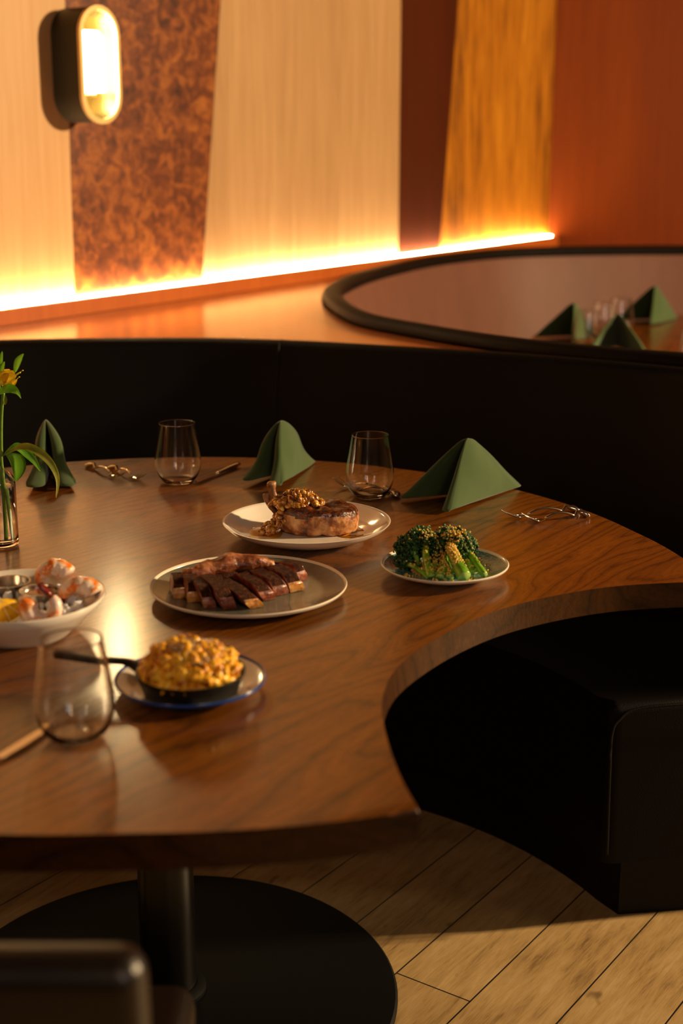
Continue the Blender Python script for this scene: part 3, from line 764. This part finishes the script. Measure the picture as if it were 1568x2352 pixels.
# ------------------------------------------------------------------ steak
rnd = random.Random(5)
PZ = .757
def make_slice(a, b, h, th, lean, seed, label, fat=True):
    """steak slice standing on its long side: a back foot, b front foot"""
    A_ = at(*a, PZ); B_ = at(*b, PZ); d = (B_-A_); Ln = d.length; dx = d.normalized(); nr = Vector((-dx.y, dx.x, 0))
    bm = bmesh.new(); NX, NY = 16, 10; front = []; sides = {}
    def outl(s, q):                                   # s along 0..1, q height 0..1 -> rounded section
        e = 1-abs(2*s-1)**3.2; return (s-.5)*Ln*(1-.06*(q-.5)**2*4), h*q*(.55+.45*e**.5)
    grids = []
    for sd in (-1, 1):
        g = []
        for i in range(NX+1):
            col = []
            for j in range(NY+1):
                s, q = i/NX, j/NY; x, z = outl(s, q)
                wig = noise.noise(Vector((x*45, z*60, seed*7+sd)))*.0022
                bulge = .0016*(1-(2*q-1)**2)
                p = dx*x+nr*(sd*(th/2+bulge)+wig+lean*z)+Vector((0, 0, z))
                p += Vector((0, 0, 1))*noise.noise(Vector((x*70, seed, q*3)))*.002*q
                col.append(bm.verts.new(p))
            g.append(col)
        grids.append(g)
    for gi, g in enumerate(grids):
        for i in range(NX):
            for j in range(NY):
                f = bm.faces.new((g[i][j], g[i+1][j], g[i+1][j+1], g[i][j+1])); f.material_index = 1
    g, k = grids
    for i in range(NX):
        f = bm.faces.new((g[i][NY], g[i+1][NY], k[i+1][NY], k[i][NY])); f.material_index = 0
        f = bm.faces.new((g[i][0], g[i+1][0], k[i+1][0], k[i][0])); f.material_index = 0
    for j in range(NY):
        f = bm.faces.new((g[0][j], g[0][j+1], k[0][j+1], k[0][j])); f.material_index = 0
        f = bm.faces.new((g[NX][j], g[NX][j+1], k[NX][j+1], k[NX][j])); f.material_index = 2 if fat else 1
    bmesh.ops.bevel(bm, geom=[e for e in bm.edges if len(e.link_faces) == 2 and e.calc_face_angle(0) > 1.0], offset=.0012, segments=2, affect='EDGES')
    bmesh.ops.subdivide_edges(bm, edges=[e for e in bm.edges if e.calc_length() > .006], cuts=1, use_grid_fill=True)
    for v in bm.verts: v.co += v.normal*noise.noise(v.co*260+Vector((seed, 0, 0)))*.0008 if v.normal.length else Vector()
    o = new_obj('steak_slice', bm, [M_crust, M_pink, M_fat], loc=(A_+B_)/2)
    return tag(autosmooth(o, 50), label, 'steak slice', 'slices of steak on the grey plate')
sl = [((408, 1352), (416, 1376), .030, .020, .0, 'stubby fatty steak end piece, leftmost on the grey plate'),
      ((430, 1358), (446, 1384), .031, .017, .0, 'fatty steak slice, second from the left end'),
      ((456, 1360), (484, 1398), .030, .014, .25, 'thin steak slice, third from the left end'),
      ((482, 1354), (530, 1400), .032, .019, .35, 'thick steak slice with a pink cut face, fourth from the left'),
      ((528, 1356), (592, 1397), .026, .021, .75, 'long steak slice reaching nearest the camera, middle of the row'),
      ((560, 1346), (620, 1379), .028, .020, .5, 'steak slice just right of the longest middle one'),
      ((590, 1338), (650, 1367), .028, .022, .4, 'steak slice third from the right end'),
      ((622, 1330), (684, 1359), .030, .022, .3, 'steak slice with a pale fat tip, second from the right end'),
      ((648, 1320), (697, 1334), .028, .016, .3, 'darkest short steak slice, rightmost and farthest back')]
for i, (a, b, h, th, ln, lab) in enumerate(sl): make_slice(a, b, h, th, -ln, i+1, lab, i in (0, 1, 4, 7))
# bone piece arched behind
bm = bmesh.new(); P = [at(420, 1330, .775), at(452, 1316, .782), at(500, 1300, .788), at(555, 1291, .790), at(600, 1292, .788), at(628, 1298, .782)]
P = smooth_path(P, 6); rad = []
for i in range(len(P)): s = i/(len(P)-1); rad.append(.0085+.0065*sin(pi*min(1, s*1.05+.05)) if s < .97 else .008)
tube(P, rad, 16, bm, flat=.95)
bmesh.ops.subdivide_edges(bm, edges=list(bm.edges), cuts=1, use_grid_fill=True)
for v in bm.verts: v.co += v.normal*(noise.noise(v.co*45)*.004+noise.noise(v.co*200)*.0016)
zmin = min(v.co.z for v in bm.verts)
o = new_obj('steak_bone', bm, [M_bonemeat]); tag(o, 'long charred rib bone with meat lying behind the steak slices', 'bone')
# dark trim under the bone
bm = bmesh.new(); 
for k, (u, v, r) in enumerate([(440, 1338, .02), (480, 1334, .02), (520, 1330, .02), (560, 1322, .019), (600, 1314, .018), (630, 1310, .015)]):
    p = at(u, v, .768); lump(bm, p, (r*1.35, r*.9, .014), k+2, .4, 1.6, 3)
o = new_obj('steak_trimming', bm, [M_crust]); tag(o, 'dark crusted strip of meat under the rib bone', 'meat')

# ------------------------------------------------------------------ pork chop
chop = thing('pork_chop', 'thick seared pork chop with two bare bones on the white plate', 'pork chop', at(722, 1216, .7585))
cz = chop.location.copy()
bm = bmesh.new(); NA, NR_, H = 72, 14, .042
def chop_r(a): 
    return (.062*(1+.10*cos(a-.2)+.05*cos(2*a+.6)+.035*cos(3*a+1.0)+.02*noise.noise(Vector((cos(a)*2, sin(a)*2, 3)))))
prof = [(0, 0), (.6, 0), (.93, .001), (1.0, .05), (1.03, .25), (1.04, .5), (1.02, .78), (.97, .93), (.88, 1.0), (.6, 1.03), (.3, 1.02), (0, 1.0)]
rings = []
for fr_, fz in prof:
    if fr_ == 0: rings.append([bm.verts.new((0, 0, fz*H))]); continue
    rings.append([bm.verts.new((chop_r(2*pi*k/NA)*fr_*cos(2*pi*k/NA), chop_r(2*pi*k/NA)*fr_*sin(2*pi*k/NA)*.80, fz*H+(.004*noise.noise(Vector((cos(2*pi*k/NA)*2, sin(2*pi*k/NA)*2, fr_))) if fz > .5 else 0))) for k in range(NA)])
for a, b in zip(rings, rings[1:]):
    for k in range(NA):
        j = (k+1) % NA
        if len(a) == 1: bm.faces.new((a[0], b[k], b[j]))
        elif len(b) == 1: bm.faces.new((a[k], a[j], b[0]))
        else: bm.faces.new((a[k], a[j], b[j], b[k]))
bmesh.ops.subdivide_edges(bm, edges=list(bm.edges), cuts=2, use_grid_fill=True)
bm.normal_update()
for v in bm.verts: v.co += v.normal*(noise.noise(v.co*55)*.0035+noise.noise(v.co*170)*.0012)
for f in bm.faces: 
    c_ = f.calc_center_median(); f.material_index = 1 if (f.normal.z > .35 or c_.z > H*(.80+.28*noise.noise(c_*55))) else 0
new_obj('meat', bm, [M_pork, M_crust2], chop)
for base, tip, r in (((650, 1172), (622, 1106), .0085), ((636, 1180), (611, 1132), .0065)):
    yb = cz.y+.012; b0 = atY(*base, yb)-cz; b1 = atY(*tip, yb+.006)-cz; m_ = (b0+b1)/2+Vector((-.006, 0, .002))
    pts = smooth_path([b0-Vector((-.012, 0, .02)), b0, m_, b1], 5); n_ = len(pts)
    rad = [r*(1.25-.5*sin(pi*k/(n_-1)*.9)) for k in range(n_)]; rad[-1] = r*.75; rad[-2] = r*.98
    bm = tube(pts, rad, 14, up=Vector((0, 1, 0)))
    for v in bm.verts: v.co += Vector((noise.noise(v.co*90), 0, noise.noise(v.co*90+Vector((4, 0, 0)))))*.0015
    new_obj('bone', bm, M_bone, chop)
# relish
rnd = random.Random(11); bm = bmesh.new()
def scat(n, fn, s0, s1, seed0=0, sub=2):
    for k in range(n):
        p = fn(k); s = rnd.uniform(s0, s1); lump(bm, p, (s*rnd.uniform(.8, 1.5), s*rnd.uniform(.7, 1.1), s*rnd.uniform(.6, .9)), k+seed0, .35, 1.3, sub, rrot(rnd))
topz = .7585+H
def f_top(k):
    a = rnd.uniform(0, 2*pi); r = sqrt(rnd.random()); c0 = atY(690, 1160, cz.y+.01)
    x = c0.x-.006+cos(a)*r*.045; y = cz.y+.005+sin(a)*r*.032
    return Vector((x, y, topz+.002+.024*(1-r*r)*rnd.uniform(.3, 1)))
scat(120, f_top, .0038, .0075)
def f_slope(k):
    s = rnd.random(); a = rnd.gauss(0, .4); x0 = cz.x-.048-.035*s+rnd.uniform(-.008, .008)
    return Vector((x0, cz.y-.012-.018*s+rnd.uniform(-.022, .022), .762+(.040)*(1-s)**1.2*rnd.uniform(.5, 1)))
scat(95, f_slope, .0035, .0065, 300)
o = new_obj('onion_relish', bm, M_relish); tag(o, 'glossy chopped onion relish spooned over the pork chop', 'relish', kind='stuff')
def puddle(name, pts, z, m, th=.0005):
    pp = smooth_path([(p.x, p.y, 0) for p in pts], 6, closed=True); return new_obj(name, slab([(p.x, p.y) for p in pp], z, z+th, th*.45, 1), m)
bm0 = puddle('jus', [at(u, v, .758) for u, v in ((566, 1212), (572, 1198), (600, 1190), (640, 1186), (650, 1215), (640, 1235), (600, 1232), (576, 1228))], .7577, M_jus)
tag(bm0, 'amber jus pooled on the white plate left of the chop', 'sauce')
bm1 = puddle('jus', [at(u, v, .758) for u, v in ((770, 1228), (790, 1208), (815, 1214), (848, 1213), (842, 1219), (812, 1222), (806, 1229), (834, 1227), (826, 1232), (795, 1236))], .7577, M_jus)
tag(bm1, 'amber jus streaks on the white plate right of the chop', 'sauce')

# ------------------------------------------------------------------ broccolini
rnd = random.Random(21)
BG = 'broccolini stalks on the teal plate'
PB = .7585
def stalk(front, zf, backp, zb, r, florets, label, seed, bend=.006):
    f = at(front[0], front[1], PB+zf); b = at(backp[0], backp[1], PB+zb)
    root = thing('broccolini', label, 'broccolini', (f.x, f.y, .75), 0, BG); o_ = Vector((f.x, f.y, .75))
    m_ = (f+b)/2+Vector((rnd.uniform(-1, 1)*bend, 0, bend))
    pts = [p-o_ for p in smooth_path([f, m_, b], 8)]; n_ = len(pts)
    rad = [r*(1-.35*k/(n_-1)) for k in range(n_)]
    bm = tube(pts, rad, 14, flat=.95)
    for v in bm.verts: v.co += Vector((noise.noise(v.co*80+Vector((seed, 0, 0))), 0, noise.noise(v.co*80+Vector((0, seed, 0)))))*.0012
    bm.faces.ensure_lookup_table()
    for fc in bm.faces:
        if len(fc.verts) > 4 and (fc.calc_center_median()-pts[0]).length < .003: fc.material_index = 1
    new_obj('stalk', bm, [M_stalk, M_cut], root)
    if florets:
        bm = bmesh.new(); n, (sx, sy, sz), c_ = florets; c_ = b+Vector(c_)-o_
        # branches
        for k in range(7):
            a = 2*pi*k/7; e = c_+Vector((cos(a)*sx*.6, sin(a)*sy*.6, sz*.2*rnd.uniform(-.4, 1))); tube([pts[-2], (pts[-1]+e)/2, e], [r*.5, r*.35, r*.25], 7, bm)
        for k in range(n):
            u_ = rnd.uniform(-1, 1); a = rnd.uniform(0, 2*pi); q = sqrt(1-u_*u_); rr2 = rnd.uniform(.62, 1.0)*(1+.22*noise.noise(Vector((q*cos(a), q*sin(a), u_))*2.2+Vector((seed, 0, 0))))
            p = c_+Vector((q*cos(a)*sx, q*sin(a)*sy, u_*sz))*rr2
            if p.z+.75 < PB+.001: p.z = PB-.75+rnd.uniform(.001, .004)
            s = rnd.uniform(.0013, .0030); lump(bm, p, (s*1.2, s, s*.8), k, .9, 2.6, 1, rrot(rnd))
        new_obj('floret', bm, M_floret, root)
    return root
BR = [stalk((990, 1324), .006, (978, 1252), .038, .0068, (760, (.029, .024, .026), (-.008, .012, .000)), 'upright glossy stalk with the big dark floret, left of the pale stem ends', 1),
stalk((1010, 1326), .006, (1020, 1262), .026, .0066, (560, (.022, .022, .022), (0.003, .018, .010)), 'short stalk end beside the big dark floret stalk', 2),
stalk((1033, 1326), .005, (1010, 1285), .018, .0058, None, 'dull middle stalk end half covered in crumbs', 3),
stalk((1066, 1325), .010, (1034, 1252), .040, .0110, (700, (.024, .022, .022), (.010, .012, .001)), 'thickest pale green stalk with split cut end facing the camera', 4),
stalk((1086, 1315), .005, (1052, 1285), .014, .0062, None, 'stalk tucked behind the thickest stalk end', 5),
stalk((1112, 1321), .005, (1070, 1262), .026, .0064, (420, (.015, .017, .017), (.004, .010, .002)), 'stalk reaching farthest right on the teal plate', 6),
stalk((984, 1326), .004, (934, 1296), .010, .0048, (420, (.019, .018, .010), (-.002, .008, .002)), 'low stalk lying to the left across the teal plate', 7),
stalk((964, 1302), .006, (944, 1262), .032, .0048, (620, (.022, .022, .022), (-.004, .012, .000)), 'darkest floret at the upper left of the pile', 8),
stalk((1002, 1316), .005, (1002, 1284), .016, .0050, (420, (.020, .018, .016), (0, .008, .004)), 'low floret under the big dark one, in the middle of the pile', 9),
stalk((1046, 1314), .005, (1048, 1286), .016, .0050, (420, (.020, .018, .016), (.002, .008, .004)), 'low floret tucked behind the thickest stalk', 10)]
from mathutils.bvhtree import BVHTree
vv, ff = [], []
for root in BR+[bpy.data.objects['side_plate']]:
    for o in root.children:
        b0_ = len(vv); vv += [v.co+root.location for v in o.data.vertices]; ff += [[b0_+i for i in p.vertices] for p in o.data.polygons]
bvh = BVHTree.FromPolygons(vv, ff)
rnd = random.Random(31); bm = bmesh.new()
def crumb(x, y, s):
    h = bvh.ray_cast(Vector((x, y, .95)), Vector((0, 0, -1)))
    if h[0] is None: return
    lump(bm, h[0]+Vector((0, 0, s*.4)), (s, s*rnd.uniform(.7, 1), s*rnd.uniform(.6, 1)), rnd.random()*90, .7, 2.2, 1, rrot(rnd))
for k in range(620):
    q = rnd.random(); p = at(rnd.gauss(1034, 24), 1296-rnd.random()*30, .785); crumb(p.x, p.y, rnd.uniform(.0009, .0022))
for k in range(300):
    p = at(rnd.gauss(1000, 14) if k % 2 else rnd.gauss(1046, 14), 1262-abs(rnd.gauss(0, 1))*16-8, .80); crumb(p.x, p.y, rnd.uniform(.0008, .0018))
for k in range(110):
    p = at(rnd.uniform(925, 1005), rnd.uniform(1285, 1325), PB+.002); crumb(p.x, p.y, rnd.uniform(.0012, .0024))
for k in range(40):
    p = at(rnd.uniform(1085, 1150), rnd.uniform(1275, 1318), PB+.003)
    if hypot(p.x-pt.x, p.y-pt.y) < rt*.8: crumb(p.x, p.y, rnd.uniform(.0010, .0018))
o = new_obj('toasted_crumbs', bm, M_crumb); tag(o, 'golden toasted crumbs scattered over the broccolini', 'crumbs', kind='stuff')

# ------------------------------------------------------------------ skillet of macaroni
sk = at(437, 1540, .785); sk = Vector((sk.x, sk.y, .7545)); RS = .066
t_ = thing('skillet', 'small black cast-iron skillet with its handle pointing left', 'skillet', sk)
autosmooth(new_obj('pan', lathe([(0, 0), (RS*.80, 0), (RS*.84, .002), (RS*.97, .026), (RS, .0285), (RS, .031), (RS*.955, .031), (RS*.92, .027), (RS*.80, .006), (0, .005)], 80), M_iron, t_), 50)
hd = at(120, 1500, .79)-sk
pts = smooth_path([Vector((-RS*.93, .018, .026)), Vector((-RS*1.25, .028, .031)), Vector((hd.x*.7, hd.y*.62, .034)), Vector((hd.x, hd.y, .036))], 6); n_ = len(pts)
new_obj('handle', tube(pts, [.014-.0065*sin(pi*min(1, k/(n_-1)*.8+.1)) if k < n_-1 else .004 for k in range(n_)], 14, flat=.5), M_iron, t_)
rnd = random.Random(41)
def dome(x, y):
    q = min(1, hypot(x, y)/(RS*.98)); return .024+.031*(1-q**2.5)*(1+.16*noise.noise(Vector((x*40, y*40, 2))))
mac = thing('macaroni_and_cheese', 'browned cheesy macaroni heaped in the skillet', 'pasta', (sk.x, sk.y, .7545))
bm = bmesh.new(); N_ = 40; rings = [[bm.verts.new((0, 0, dome(0, 0)))]]
for i in range(1, 13):
    r = RS*.93*i/12; rings.append([bm.verts.new((r*cos(2*pi*k/N_), r*sin(2*pi*k/N_), dome(r*cos(2*pi*k/N_), r*sin(2*pi*k/N_))-.002)) for k in range(N_)])
rings.append([bm.verts.new((RS*.82*cos(2*pi*k/N_), RS*.82*sin(2*pi*k/N_), .008)) for k in range(N_)])
for a, b in zip(rings, rings[1:]):
    for k in range(N_):
        j = (k+1) % N_
        if len(a) == 1: bm.faces.new((a[0], b[k], b[j]))
        else: bm.faces.new((a[k], a[j], b[j], b[k]))
new_obj('cheese_sauce', bm, M_mac, mac)
bm = bmesh.new()
for k in range(240):
    a = rnd.uniform(0, 2*pi); r = RS*.87*sqrt(rnd.random()); x, y = r*cos(a), r*sin(a); z = dome(x, y)+rnd.uniform(-.003, .005)
    R_ = rrot(rnd); q0 = rnd.uniform(.0065, .009); pts = []
    for j in range(6):
        b = j/5*2.3-1.15; pts.append(Vector((x, y, z))+R_ @ Vector((q0*sin(b), 0, q0*cos(b)-q0*.8)))
    rr2 = rnd.uniform(.0046, .0062); tube(pts, rr2, 9, bm)
o = new_obj('elbow_pasta', bm, M_mac, mac); o['kind'] = 'stuff'
bm = bmesh.new()
for k in range(420):
    a = rnd.uniform(0, 2*pi); r = .034*sqrt(rnd.random()); x, y = r*cos(a)+.006, r*sin(a)*1.1-.002; z = dome(x, y)+.004+rnd.uniform(0, .005)
    s = rnd.uniform(.0016, .0036); lump(bm, (x, y, z), (s*1.3, s, s*.7), k, .6, 2, 1, rrot(rnd))
o = new_obj('crumb_topping', bm, M_topping, mac); o['kind'] = 'stuff'; o['label'] = 'pale toasted crumb topping'

# ------------------------------------------------------------------ shrimp bowl
bc = Vector((-.437, 1.830, .75)); RB = .117
t_ = thing('serving_bowl', 'white wide bowl of shrimp on ice at the left edge', 'bowl', bc)
autosmooth(new_obj('dish', lathe([(0, .005), (.058, .005), (.062, .0008), (.068, .0008), (.072, .006), (.092, .022), (.108, .040), (RB, .052), (RB-.001, .0545), (RB-.006, .0535), (.100, .038), (.084, .020), (.066, .0105), (0, .009)], 112), M_white, t_), 60)
rnd = random.Random(51); bm = bmesh.new()
for k in range(420):
    a = rnd.uniform(0, 2*pi); r = .085*sqrt(rnd.random()); z = .012+.030*rnd.random() if r < .07 else .030+rnd.uniform(-.003, .010)
    s = rnd.uniform(.005, .009); lump(bm, bc+Vector((r*cos(a), r*sin(a), z)), (s, s*.8, s*.7), k, .5, 1.2, 1, rrot(rnd))
o = new_obj('crushed_ice', bm, M_ice, smooth=False); tag(o, 'crushed ice filling the white bowl', 'ice', kind='stuff')
def make_shrimp(c, Rc, r0, a0, a1, tilt, label, flip=1):
    """curled tail-on shrimp; arc from a0 (head end) to a1 (tail) in a plane turned by tilt matrix"""
    root = thing('shrimp', label, 'shrimp', c, 0, 'poached shrimp in the white bowl')
    N = 44; pts = []; rad = []
    for k in range(N+1):
        s = k/N; a = radians(a0+(a1-a0)*s); rr2 = Rc*(1-.28*s)
        pts.append(tilt @ Vector((rr2*cos(a), 0, rr2*sin(a)*flip)))
        seg = .5+.5*abs(sin(s*pi*6)); r = r0*(1-.55*s**1.3)*(.90+.10*seg)
        rad.append(r*(.62 if k == 0 else (.85 if k == 1 else 1)))
    bm = tube(pts, rad, 18, flat=1.15, up=tilt @ Vector((0, 1, 0)))
    new_obj('body', bm, M_shrimp, root)
    e = pts[-1]; d = (pts[-1]-pts[-3]).normalized(); sd = tilt @ Vector((0, 1, 0))
    bm = bmesh.new()
    for q in (-1, -.3, .4, 1):
        tube([e-d*.003, e+d*.008+sd*q*.003, e+d*.017+sd*q*.0065, e+d*.025+sd*q*.008], [.0032, .0038, .0040, .0012], 8, bm, flat=.45, up=sd)
    new_obj('tail', bm, M_tail, root); return root
RX = lambda d: Matrix.Rotation(radians(d), 3, 'X'); RZ = lambda d: Matrix.Rotation(radians(d), 3, 'Z'); RY = lambda d: Matrix.Rotation(radians(d), 3, 'Y')
make_shrimp(atY(100, 1392, 1.765), .0215, .0140, 150, 405, RX(-14), 'curled shrimp at the front of the bowl beside the lemon wedge')
make_shrimp(atY(176, 1382, 1.845), .026, .0160, 20, 165, RZ(8) @ RX(-20), 'pale shrimp draped over the right rim of the bowl')
make_shrimp(atY(120, 1334, 1.90), .022, .0150, 15, 185, RZ(15) @ RX(-25), 'shrimp at the back of the bowl with its tail curled forward')
# ramekins
def ramekin(p, lab, sauce=True, r=.026, h=.026):
    root = thing('ramekin', lab, 'ramekin', p, 0, 'steel sauce cups in the white bowl')
    autosmooth(new_obj('cup', lathe([(0, 0), (r*.80, 0), (r*.84, .002), (r*.97, h-.001), (r*1.05, h), (r*1.05, h+.001), (r*.95, h+.0008), (r*.82, .003), (0, .002)], 56), M_brushed, root), 50)
    return root
p1 = at(90, 1356, .802); p1.z = .776
r1 = ramekin(p1, 'small steel cup of red cocktail sauce nearest the front shrimp')
bm = lathe([(.0232, .0), (.023, .0012), (.016, .0022), (.006, .0014), (0, .0018)], 40)
o = new_obj('cocktail_sauce', bm, M_sauce); o.location = p1+Vector((0, 0, .0222)); tag(o, 'red cocktail sauce inside the front steel cup', 'sauce')
p2 = at(22, 1338, .802); p2.z = .777
ramekin(p2, 'small steel cup farther back, cut off by the left edge', r=.028)
# lemon wedge
lm = thing('lemon_wedge', 'yellow lemon wedge at the front left of the bowl', 'lemon', atY(0, 1374, 1.750), radians(12))
lm.rotation_euler = (radians(-22), radians(196), radians(14))
bm = bmesh.new(); RL = .037; N = 20
arcv = [(RL*cos(pi*k/N), RL*sin(pi*k/N)) for k in range(N+1)]
for side, th in ((0, .000),):
    pass
fl_f = [bm.verts.new((x, -.0085*(1-(abs(x)/RL)**2)-.001, z)) for x, z in arcv]; fl_b = [bm.verts.new((x, .0085*(1-(abs(x)/RL)**2)+.010, z)) for x, z in arcv]
o1 = bm.verts.new((0, -.001, 0)); 
for k in range(N): bm.faces.new((o1, fl_f[k], fl_f[k+1])); bm.faces.new((o1, fl_b[k+1], fl_b[k]))
bm.faces.new((o1, fl_f[N], fl_b[N])); bm.faces.new((o1, fl_b[0], fl_f[0]))
for k in range(N): bm.faces.new((fl_f[k], fl_b[k], fl_b[k+1], fl_f[k+1]))
new_obj('flesh', bm, M_lemonflesh, lm)
bm = bmesh.new(); rows = []
for k in range(N+1):
    x, z = arcv[k]; e = .0085*(1-(abs(x)/RL)**2); row = []
    for q, (dr, yy) in enumerate(((1.0, -e-.0022), (1.07, -e-.001), (1.10, .005), (1.07, e+.011), (1.0, e+.0122))): row.append(bm.verts.new((x*dr, yy, z*dr)))
    rows.append(row)
for a, b in zip(rows, rows[1:]):
    for q in range(4): bm.faces.new((a[q], a[q+1], b[q+1], b[q]))
    bm.faces.new((a[4], a[0], b[0], b[4]))
new_obj('rind', bm, M_rind, lm)
bm = bmesh.new(); pts = [(x*.985, -.0085*(1-(abs(x)/RL)**2)-.0016, z*.985) for x, z in arcv]; tube(pts, .0011, 6, bm)
for ang in (35, 65, 95, 125, 150):
    a = radians(ang); e = .0085*(1-abs(cos(a))**2); tube([(0, -.0014, 0), (RL*.97*cos(a), -e*.97-.0012, RL*.97*sin(a))], .0006, 5, bm)
new_obj('pith', bm, M_pith, lm)

# ------------------------------------------------------------------ vase and flower
vb = at(3, 1252, .75); vb.z = .7505
t_ = thing('bud_vase', 'clear glass bottle vase standing at the left edge of the table', 'vase', vb)
new_obj('bottle', lathe([(0, 0), (.024, 0), (.0285, .003), (.029, .008), (.029, .02), (.029, .05), (.029, .09), (.029, .104), (.027, .114), (.019, .124), (.0115, .131), (.0092, .138), (.0090, .147), (.0112, .150), (.0112, .154), (.0092, .1545),
    (.0078, .153), (.0078, .137), (.0105, .129), (.0178, .1215), (.0252, .112), (.0268, .103), (.0268, .09), (.0268, .05), (.0268, .02), (.0268, .009), (.024, .006), (0, .006)], 64), M_glass, t_)
new_obj('water', lathe([(0, .0062), (.0235, .0062), (.0262, .0095), (.0262, .0998), (.0250, .1000), (0, .0995)], 48), M_water, t_)
fl = thing('alstroemeria_stem', 'yellow alstroemeria with long green leaves standing in the glass vase', 'flower', vb); V0 = vb.copy()
def Q(u, v, dy=0): return atY(u, v, vb.y+dy)-V0
new_obj('stem', tube(smooth_path([Q(26, 1238, -.006), Q(15, 1160), Q(4, 1060), Q(3, 960, .002), Q(8, 900)], 6), .0028, 10, up=Vector((0, 1, 0))), M_stem, fl)
new_obj('stem', tube(smooth_path([Q(10, 1235, .008), Q(6, 1150, .004), Q(-1, 1060, .001), Q(-4, 960, .002), Q(-2, 880)], 6), .0024, 10, up=Vector((0, 1, 0))), M_stem, fl)
def leaf(pts, wid, m, twist=0, sdv=Vector((0, 1, 0)), curl=.25, name='leaf', parent=None):
    P = smooth_path(pts, 7); n_ = len(P); bm = bmesh.new(); rows = []
    for k, p in enumerate(P):
        s = k/(n_-1); t = (P[min(k+1, n_-1)]-P[max(k-1, 0)]).normalized(); a = twist*s
        w_ = wid*max(.04, sin(pi*(s**.85))**.75); sd = (sdv*cos(a)+t.cross(sdv)*sin(a)).normalized(); nn = t.cross(sd).normalized()
        rows.append([bm.verts.new(p+sd*w_*q+nn*(abs(q)**1.5)*w_*curl) for q in (-1, -.5, 0, .5, 1)])
    for a, b in zip(rows, rows[1:]):
        for q in range(4): bm.faces.new((a[q], a[q+1], b[q+1], b[q]))
    bmesh.ops.solidify(bm, geom=list(bm.faces), thickness=.0004)
    return new_obj(name, bm, m, parent or fl)
Xv = Vector((.75, 0, -.66)); Yv = Vector((.2, .95, .3))
leaf([Q(4, 1050), Q(35, 1026, .005), Q(62, 1042, .008), Q(80, 1060, .008), Q(94, 1083, .008)], .0075, M_leaf, .8, Vector((.1, .7, .7)))
leaf([Q(4, 1048), Q(50, 1026, -.004), Q(85, 1036, -.01), Q(115, 1062, -.014), Q(132, 1100, -.016), Q(129, 1144, -.016)], .0072, M_leafdry, 1.0, Vector((.1, .75, .65)))
leaf([Q(16, 1040, .004), Q(36, 1052, .008), Q(44, 1080, .010), Q(38, 1105, .010)], .0125, M_leaf, 0, Vector((.85, .45, .2)))
leaf([Q(-6, 905), Q(15, 893, -.006), Q(36, 896, -.01), Q(49, 915, -.012)], .0078, M_leaf, .4, Vector((-.1, .55, .83)))
leaf([Q(34, 856, 0), Q(40, 835, 0), Q(46, 822, 0), Q(54, 812, 0)], .0062, M_leaf, .2, Vector((.8, .5, -.3)))
leaf([Q(2, 862, -.006), Q(4, 845, -.006), Q(10, 830, -.006)], .0045, M_leaf, .1, Vector((.9, .3, 0)))
leaf([Q(8, 905, 0), Q(11, 918, 0), Q(12, 930, 0)], .004, M_leafdry, .1, Vector((.9, .3, 0)))
leaf([Q(-3, 865, 0), Q(-1, 840, 0), Q(5, 806, 0)], .005, M_leaf, .1, Vector((.9, .3, 0)))
fw = thing('t', '', '', (0, 0, 0)); del fw['label']; del fw['category']
fw.name = 'blossom'; fw.parent = fl
bm = lathe([(.001, -.008), (.004, -.003), (.005, .003), (.002, .008)], 14); bmesh.ops.transform(bm, matrix=Matrix.Translation(Q(4, 878)) @ Matrix.Rotation(radians(60), 4, 'Y'), verts=bm.verts)
bl = new_obj('blossom', bm, M_petal, fl); bpy.data.objects.remove(fw); bl.name = 'blossom'
b0 = Q(3, 880)
for (uu, vv, dy) in ((38, 862, -.012), (40, 872, .008), (22, 848, .010), (28, 880, -.004), (34, 852, .000), (18, 852, -.012)):
    e = Q(uu, vv, dy); m_ = (b0+e)/2+(Vector((0, dy*.3, .004 if vv < 865 else -.004)))
    leaf([b0, m_, e], .0085, M_petal, .3, (e-b0).cross(Vector((.1, 1, .15+dy*20))).normalized(), .35, 'petal', bl)
for (uu, vv, dy) in ((52, 851, -.004), (46, 856, .003), (44, 866, -.006)):
    bm = tube(smooth_path([b0+Vector((.01, 0, .003)), Q((uu+18)//2, vv+10, dy), Q(uu, vv, dy)], 5), .0005, 6, up=Vector((0, 1, 0)))
    lump(bm, Q(uu, vv, dy), (.0016, .0012, .0012), 1, .2, 1, 1); new_obj('stamen', bm, M_petal, bl)
